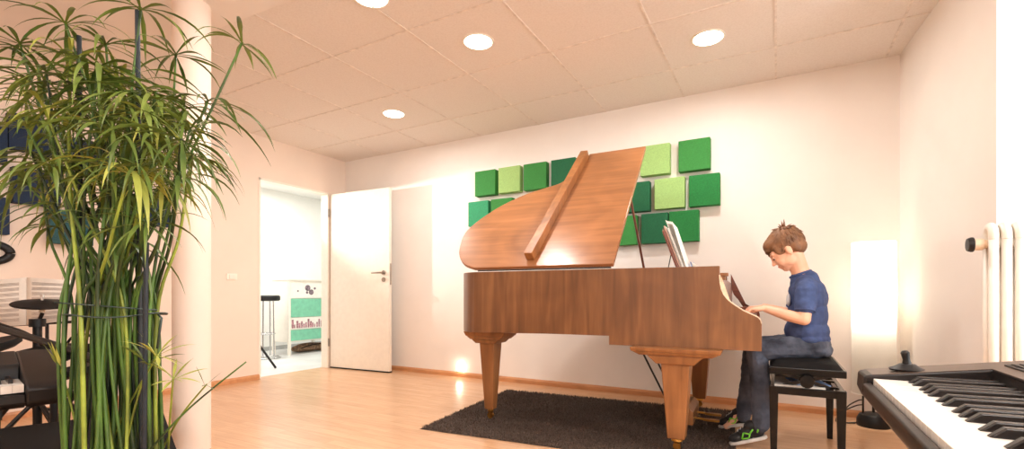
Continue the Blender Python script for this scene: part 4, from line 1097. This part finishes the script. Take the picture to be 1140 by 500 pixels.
for a in (20, 140, 260): 
    ca, sa = math.cos(R(a)), math.sin(R(a)); m.tube([(q0.x, q0.y, 0.30), (q0.x+0.24*ca, q0.y+0.24*sa, 0.012)], 0.011, 8); m.tube([(q0.x, q0.y, 0.12), (q0.x+0.13*ca, q0.y+0.13*sa, 0.145)], 0.007, 8)
obj('tripod_leg', m, 'dark_metal', dk, world=True)
# rack tubes
r1 = spline([at(-60, 352, 2.3), at(0, 366, 2.3), at(60, 384, 2.15), at(104, 400, 2.05), at(118, 418, 2.0)], 6)
obj('rack_tube', MB().tube(r1, 0.016, 12), 'black_plastic', dk, smooth=True, world=True)
r2 = spline([at(-60, 342, 2.5), at(0, 361, 2.45), at(36, 375, 2.4), at(60, 400, 2.35)], 6)
obj('rack_tube', MB().tube(r2, 0.008, 10), 'dark_metal', dk, smooth=True, world=True)
for (x_, d_) in ((60, 2.42), (100, 2.42), (-10, 2.6)):
    p_ = at(x_, 395, d_); obj('rack_post', MB().tube([(p_.x, p_.y, 0.012), (p_.x, p_.y, 0.60)], 0.016, 12), 'black_plastic', dk, smooth='auto', world=True)
m = MB().tube([at(52, 428, 2.5), at(92, 462, 2.5)], 0.013, 8).tube([at(96, 412, 2.6), at(60, 456, 2.6), at(40, 456, 2.6), at(30, 440, 2.6)], 0.012, 8).tube([at(84, 436, 2.55), at(60, 476, 2.55)], 0.015, 8).tube([at(-5, 470, 2.6), at(30, 428, 2.6)], 0.012, 8)
obj('rack_brace', m, 'dark_metal', dk, smooth='auto', world=True)
pad(at(40, 396, 2.1), 0.15, R(14), R(20)); pad(at(95, 408, 2.12), 0.12, R(10), R(-30)); pad(at(-20, 385, 2.3), 0.14, R(16), R(0))
m = MB().tube(spline([at(74, 402, 2.3), at(74, 386, 2.3), at(80, 376, 2.3), at(92, 372, 2.3), at(110, 377, 2.3)], 6), 0.006, 8)
m.tube(spline([at(95, 362, 2.2), at(104, 360, 2.2), at(112, 365, 2.2), at(108, 400, 2.2)], 5), 0.006, 8)
obj('cable', m, 'black_plastic', dk, smooth=True, world=True)
# music stand + open score by the left wall
t = thing('music_stand', 'thin black music stand near the left wall behind the cymbal pad', 'music stand', at(45, 328, 2.85)*1)
t.location.z = 0; PMAT[t.name] = Matrix.Translation(t.location)
sp0 = t.location.copy()
def sheetp(px, py, d=2.85): return at(px, py, d)
m = MB().extr([sheetp(-32, 366, 2.86), sheetp(78, 360, 2.86), sheetp(78, 350, 2.90), sheetp(-32, 356, 2.90)], (0, 0.012, 0)); obj('desk_ledge', m, 'dark_metal', t, world=True)
obj('pole', MB().tube([(sp0.x, sp0.y+0.03, 0.2), (sp0.x, sp0.y+0.03, 0.80)], 0.009, 8), 'dark_metal', t, world=True)
for a in (90, 210, 330): obj('leg', MB().tube([(sp0.x, sp0.y+0.03, 0.28), (sp0.x+0.25*math.cos(R(a)), sp0.y+0.03+0.25*math.sin(R(a)), 0.012)], 0.007, 8), 'dark_metal', t, world=True)
sm = thing('open_score', 'open music score with printed staves on the stand behind the cymbal', 'sheet music', at(28, 362, 2.85))
def page(x0p, x1p, y0a, y0b, y1a, y1b, nm):
    m = MB(); N = 8; top = []; bot = []
    for k in range(N+1):
        f = k/N; cur = math.sin(f*PI)*0.03
        d = 2.86 + 0.03 - cur
        d -= 0.05; top.append(at(x0p+(x1p-x0p)*f, y0a+(y0b-y0a)*f, d+0.02)); bot.append(at(x0p+(x1p-x0p)*f, y1a+(y1b-y1a)*f, d))
    T = [m.bm.verts.new(p) for p in top]; B = [m.bm.verts.new(p) for p in bot]
    off = Vector((ST, -CT, 0))*-0.003
    T2 = [m.bm.verts.new(p+off) for p in top]; B2 = [m.bm.verts.new(p+off) for p in bot]
    for k in range(N): m.bm.faces.new([T[k], T[k+1], B[k+1], B[k]]); m.bm.faces.new([T2[k+1], T2[k], B2[k], B2[k+1]]); m.bm.faces.new([T[k], T2[k], T2[k+1], T[k+1]]); m.bm.faces.new([B[k+1], B2[k+1], B2[k], B[k]])
    m.bm.faces.new([T[0], B[0], B2[0], T2[0]]); m.bm.faces.new([B[N], T[N], T2[N], B2[N]])
    pg = obj('page', m, 'paper', sm, world=True, smooth=True)
    m = MB(); front = Vector((ST, -CT, 0))*0.0015
    for j in range(8):
        g = 0.10 + j*0.108
        for q in range(3):
            gg = g + q*0.022
            pts = [top[k].lerp(bot[k], gg) + front for k in range(1, N)]
            m.tube(pts, 0.0010, 4, cap=False)
    obj('staves', m, 'ink', pg)
page(-32, 29, 314, 309, 366, 362, 'l'); page(29.6, 79, 309, 312, 362, 357, 'r')

# ------------------------------------------------------------------ PAPYRUS
PD = 1.32
pb = at(131, 500, PD); PB = Vector((pb.x, pb.y, 0))
pl = thing('potted_papyrus', 'tall umbrella papyrus in a pot, tied with wire, in front of the pillar', 'potted plant', PB)
m = MB().lathe([(0, 0), (0.12, 0), (0.135, 0.02), (0.168, 0.30), (0.175, 0.31), (0.175, 0.335), (0.163, 0.335), (0.158, 0.30), (0.0, 0.30)], (0,0,0), 40); obj('pot', m, 'pot_grey', pl, smooth='auto')
m = MB().lathe([(0, 0.312), (0.158, 0.305)], (0,0,0), 30, cap=False); obj('soil', m, 'soil', pl)
CR = Vector((CT, ST, 0)); CF = Vector((-ST, CT, 0))
rnd = random.Random(11)
simple('stem_dark', (38, 54, 26), 0.55, var=0.3, nscale=8)
def leafstrip(mb, p0, d0, L_, w, droop, twist=0.0, n=8):
    """one arching ribbon with a shallow fold"""
    d = d0.normalized(); p = p0.copy(); side = d.cross(Vector((0, 0, 1)))
    if side.length < 1e-3: side = Vector((1, 0, 0))
    side.normalize(); prev = None; st = L_/n
    for k in range(n+1):
        f = k/n; ww = w*(0.35+1.1*f if f < 0.35 else (1.0 if f < 0.55 else max(0.04, (1-f)/0.45)))*0.5
        nn_ = side.cross(d).normalized(); sd2 = (side*math.cos(twist*f) + nn_*math.sin(twist*f))
        a = mb.bm.verts.new(p - sd2*ww); b = mb.bm.verts.new(p - nn_*ww*0.35); c = mb.bm.verts.new(p + sd2*ww)
        if prev:
            mb.bm.faces.new([prev[0], prev[1], b, a]); mb.bm.faces.new([prev[1], prev[2], c, b])
        prev = (a, b, c)
        p = p + d*st
        d = (d + Vector((0, 0, -1))*droop*st*(0.6+1.3*f)).normalized()
def papyrus(base, top, r0, nleaf, L_, mats=('stem_green', 'leaf_green'), ring=True, el=0.15, lw=0.0112, droop=7.0, lean=None):
    base = Vector(base); top = Vector(top)
    if ring:
        mid = Vector((PB.x, PB.y, 0.79)) + (base-PB)*0.82 + Vector((rnd.uniform(-0.03, 0.03), rnd.uniform(-0.03, 0.03), 0)) - CR*0.010; mid.z = 0.79
        pts = spline([base, mid, mid.lerp(top, 0.5) + Vector(((mid-PB).x, (mid-PB).y, 0))*0.15, top], 6)
    else:
        mid = base.lerp(top, 0.5) + Vector((0, 0, 0.03)); pts = spline([base, mid, top], 6)
    st = obj('stem', MB().tube(pts, [r0*(1-0.45*i/len(pts)) for i in range(len(pts))], 7), mats[0], pl, smooth=True, world=True)
    if nleaf:
        mb = MB(); axd = (pts[-1]-pts[-2]).normalized()
        a0 = rnd.random()*2*PI
        ex = axd.cross(Vector((0.3, 0.9, 0.1))).normalized(); ey = axd.cross(ex)
        for k in range(nleaf):
            a = a0 + 2*PI*k/nleaf + rnd.uniform(-0.18, 0.18); e = rnd.uniform(el-0.25, el+0.40)
            d = (ex*math.cos(a) + ey*math.sin(a))*math.cos(e) + axd*math.sin(e)
            leafstrip(mb, top - axd*rnd.uniform(0, 0.01), d, L_*rnd.uniform(0.7, 1.15), lw*rnd.uniform(0.75, 1.2), droop*rnd.uniform(0.6, 1.35), rnd.uniform(-0.8, 0.8))
        obj('leaf_whorl', mb, mats[1], st, smooth=True)
def base_pt(i):
    a = i*2.399; r = 0.115*math.sqrt(((i*37) % 61 + 0.5)/61.0)
    return Vector((PB.x + r*math.cos(a), PB.y + r*math.sin(a), 0.305))
i = 0
# large separate umbrellas seen against ceiling and pillar
heroes = [(270, 47, 1.36, 12, 0.155), (232, 111, 1.30, 12, 0.22), (157, 8, 1.30, 14, 0.21), (72, 24, 1.35, 13, 0.17), (22, 48, 1.30, 14, 0.16), (98, 90, 1.22, 16, 0.20),
          (140, 112, 1.18, 16, 0.22), (48, 96, 1.30, 14, 0.18), (196, 60, 1.45, 13, 0.18), (118, 48, 1.42, 14, 0.18), (215, 170, 1.28, 14, 0.15), (205, 118, 1.38, 14, 0.17)]
for (x, y, d, n, L_) in heroes:
    papyrus(base_pt(i), at(x, y, d), 0.0052, n, L_, droop=(9.5 if y < 60 else 7.5), el=0.12); i += 1
for k in range(66):
    x = rnd.gauss(126, 50); x = min(212, max(28, x)); y = rnd.uniform(66, 205) if k % 5 else rnd.uniform(190, 270); d = PD + rnd.uniform(-0.20, 0.22)
    tp = at(x, y, d)
    yel = rnd.random() < 0.14
    papyrus(base_pt(i), tp, rnd.uniform(0.0042, 0.0062), rnd.randint(11, 16), rnd.uniform(0.13, 0.21), ('stem_yellow', 'leaf_yellow') if yel else (rnd.choice(['stem_green', 'stem_green', 'stem_dark']), 'leaf_green'), el=rnd.uniform(-0.05, 0.4), droop=rnd.uniform(9, 17)); i += 1
# low young shoots
for (x, y, n, L_, mt) in [(66, 406, 12, 0.07, 'leaf_yellow'), (193, 420, 9, 0.08, 'leaf_yellow'), (176, 395, 8, 0.10, 'leaf_yellow'), (165, 405, 7, 0.09, 'leaf_green'), (230, 428, 4, 0.05, 'leaf_green')]:
    papyrus(base_pt(i), at(x, y, 1.25), 0.0034, n, L_, ('stem_yellow', mt), ring=False, el=(1.1 if x == 66 else 0.5), lw=0.008, droop=6 if x != 66 else 0.5); i += 1
papyrus(Vector((PB.x+0.05, PB.y-0.04, 0.305)), at(274, 403, 1.30), 0.0034, 0, 0, ring=False)
# stakes and the tie wire
for (xa, ya, xb, d) in [(88, 40, 92, 1.36), (153, 12, 158, 1.30), (163, 270, 166, 1.24)]:
    tp = at(xa, ya, d); bt = at(xb, 500, d); bt = Vector((bt.x, bt.y, 0.30)); 
    rr = Vector((bt.x-PB.x, bt.y-PB.y, 0)); 
    if rr.length > 0.14: rr = rr.normalized()*0.14; bt = Vector((PB.x+rr.x, PB.y+rr.y, 0.30))
    obj('stake', MB().tube([bt, tp], 0.0060, 10), 'stake_blue', pl, smooth='auto', world=True, label='dark blue plastic support stake')
m = MB(); rw = 0.112
m.tube([PB + Vector((rw*math.cos(q), rw*math.sin(q), 0.795+0.004*math.sin(3*q))) for q in [2*PI*k/48 for k in range(49)]], 0.0024, 6)
m.tube([PB + CR*0.112 + Vector((0, 0, 0.795)), PB + CR*0.122 + Vector((0, 0, 0.785)), PB + CR*0.110 + Vector((0, 0, 0.70))], 0.003, 6)
m.tube([PB + CR*-0.05 - CF*0.13 + Vector((0, 0, 0.83)), PB + CR*0.14 - CF*0.04 + Vector((0, 0, 0.808))], 0.0022, 6)
obj('tie_wire', m, 'wire_green', pl, smooth=True, world=True)

# ------------------------------------------------------------------ camera and colour
cam = bpy.data.cameras.new('camera'); co = bpy.data.objects.new('camera', cam); COL.objects.link(co)
co.location = (0, 0, EYE); co.rotation_euler = (R(90), 0, TH)
cam.sensor_width = 36; cam.lens = FOC/1140*36; cam.shift_y = 78/1140; cam.clip_start = 0.02
SC.camera = co
SC.view_settings.view_transform = 'Standard'; SC.view_settings.look = 'None'
SC.view_settings.exposure = 0.0; SC.view_settings.gamma = 1.0; SC.view_settings.use_curve_mapping = False
SC.cycles.use_denoising = True; SC.cycles.max_bounces = 10; SC.cycles.diffuse_bounces = 6; SC.cycles.sample_clamp_indirect = 6.0
SC.cycles.caustics_reflective = False; SC.cycles.caustics_refractive = False
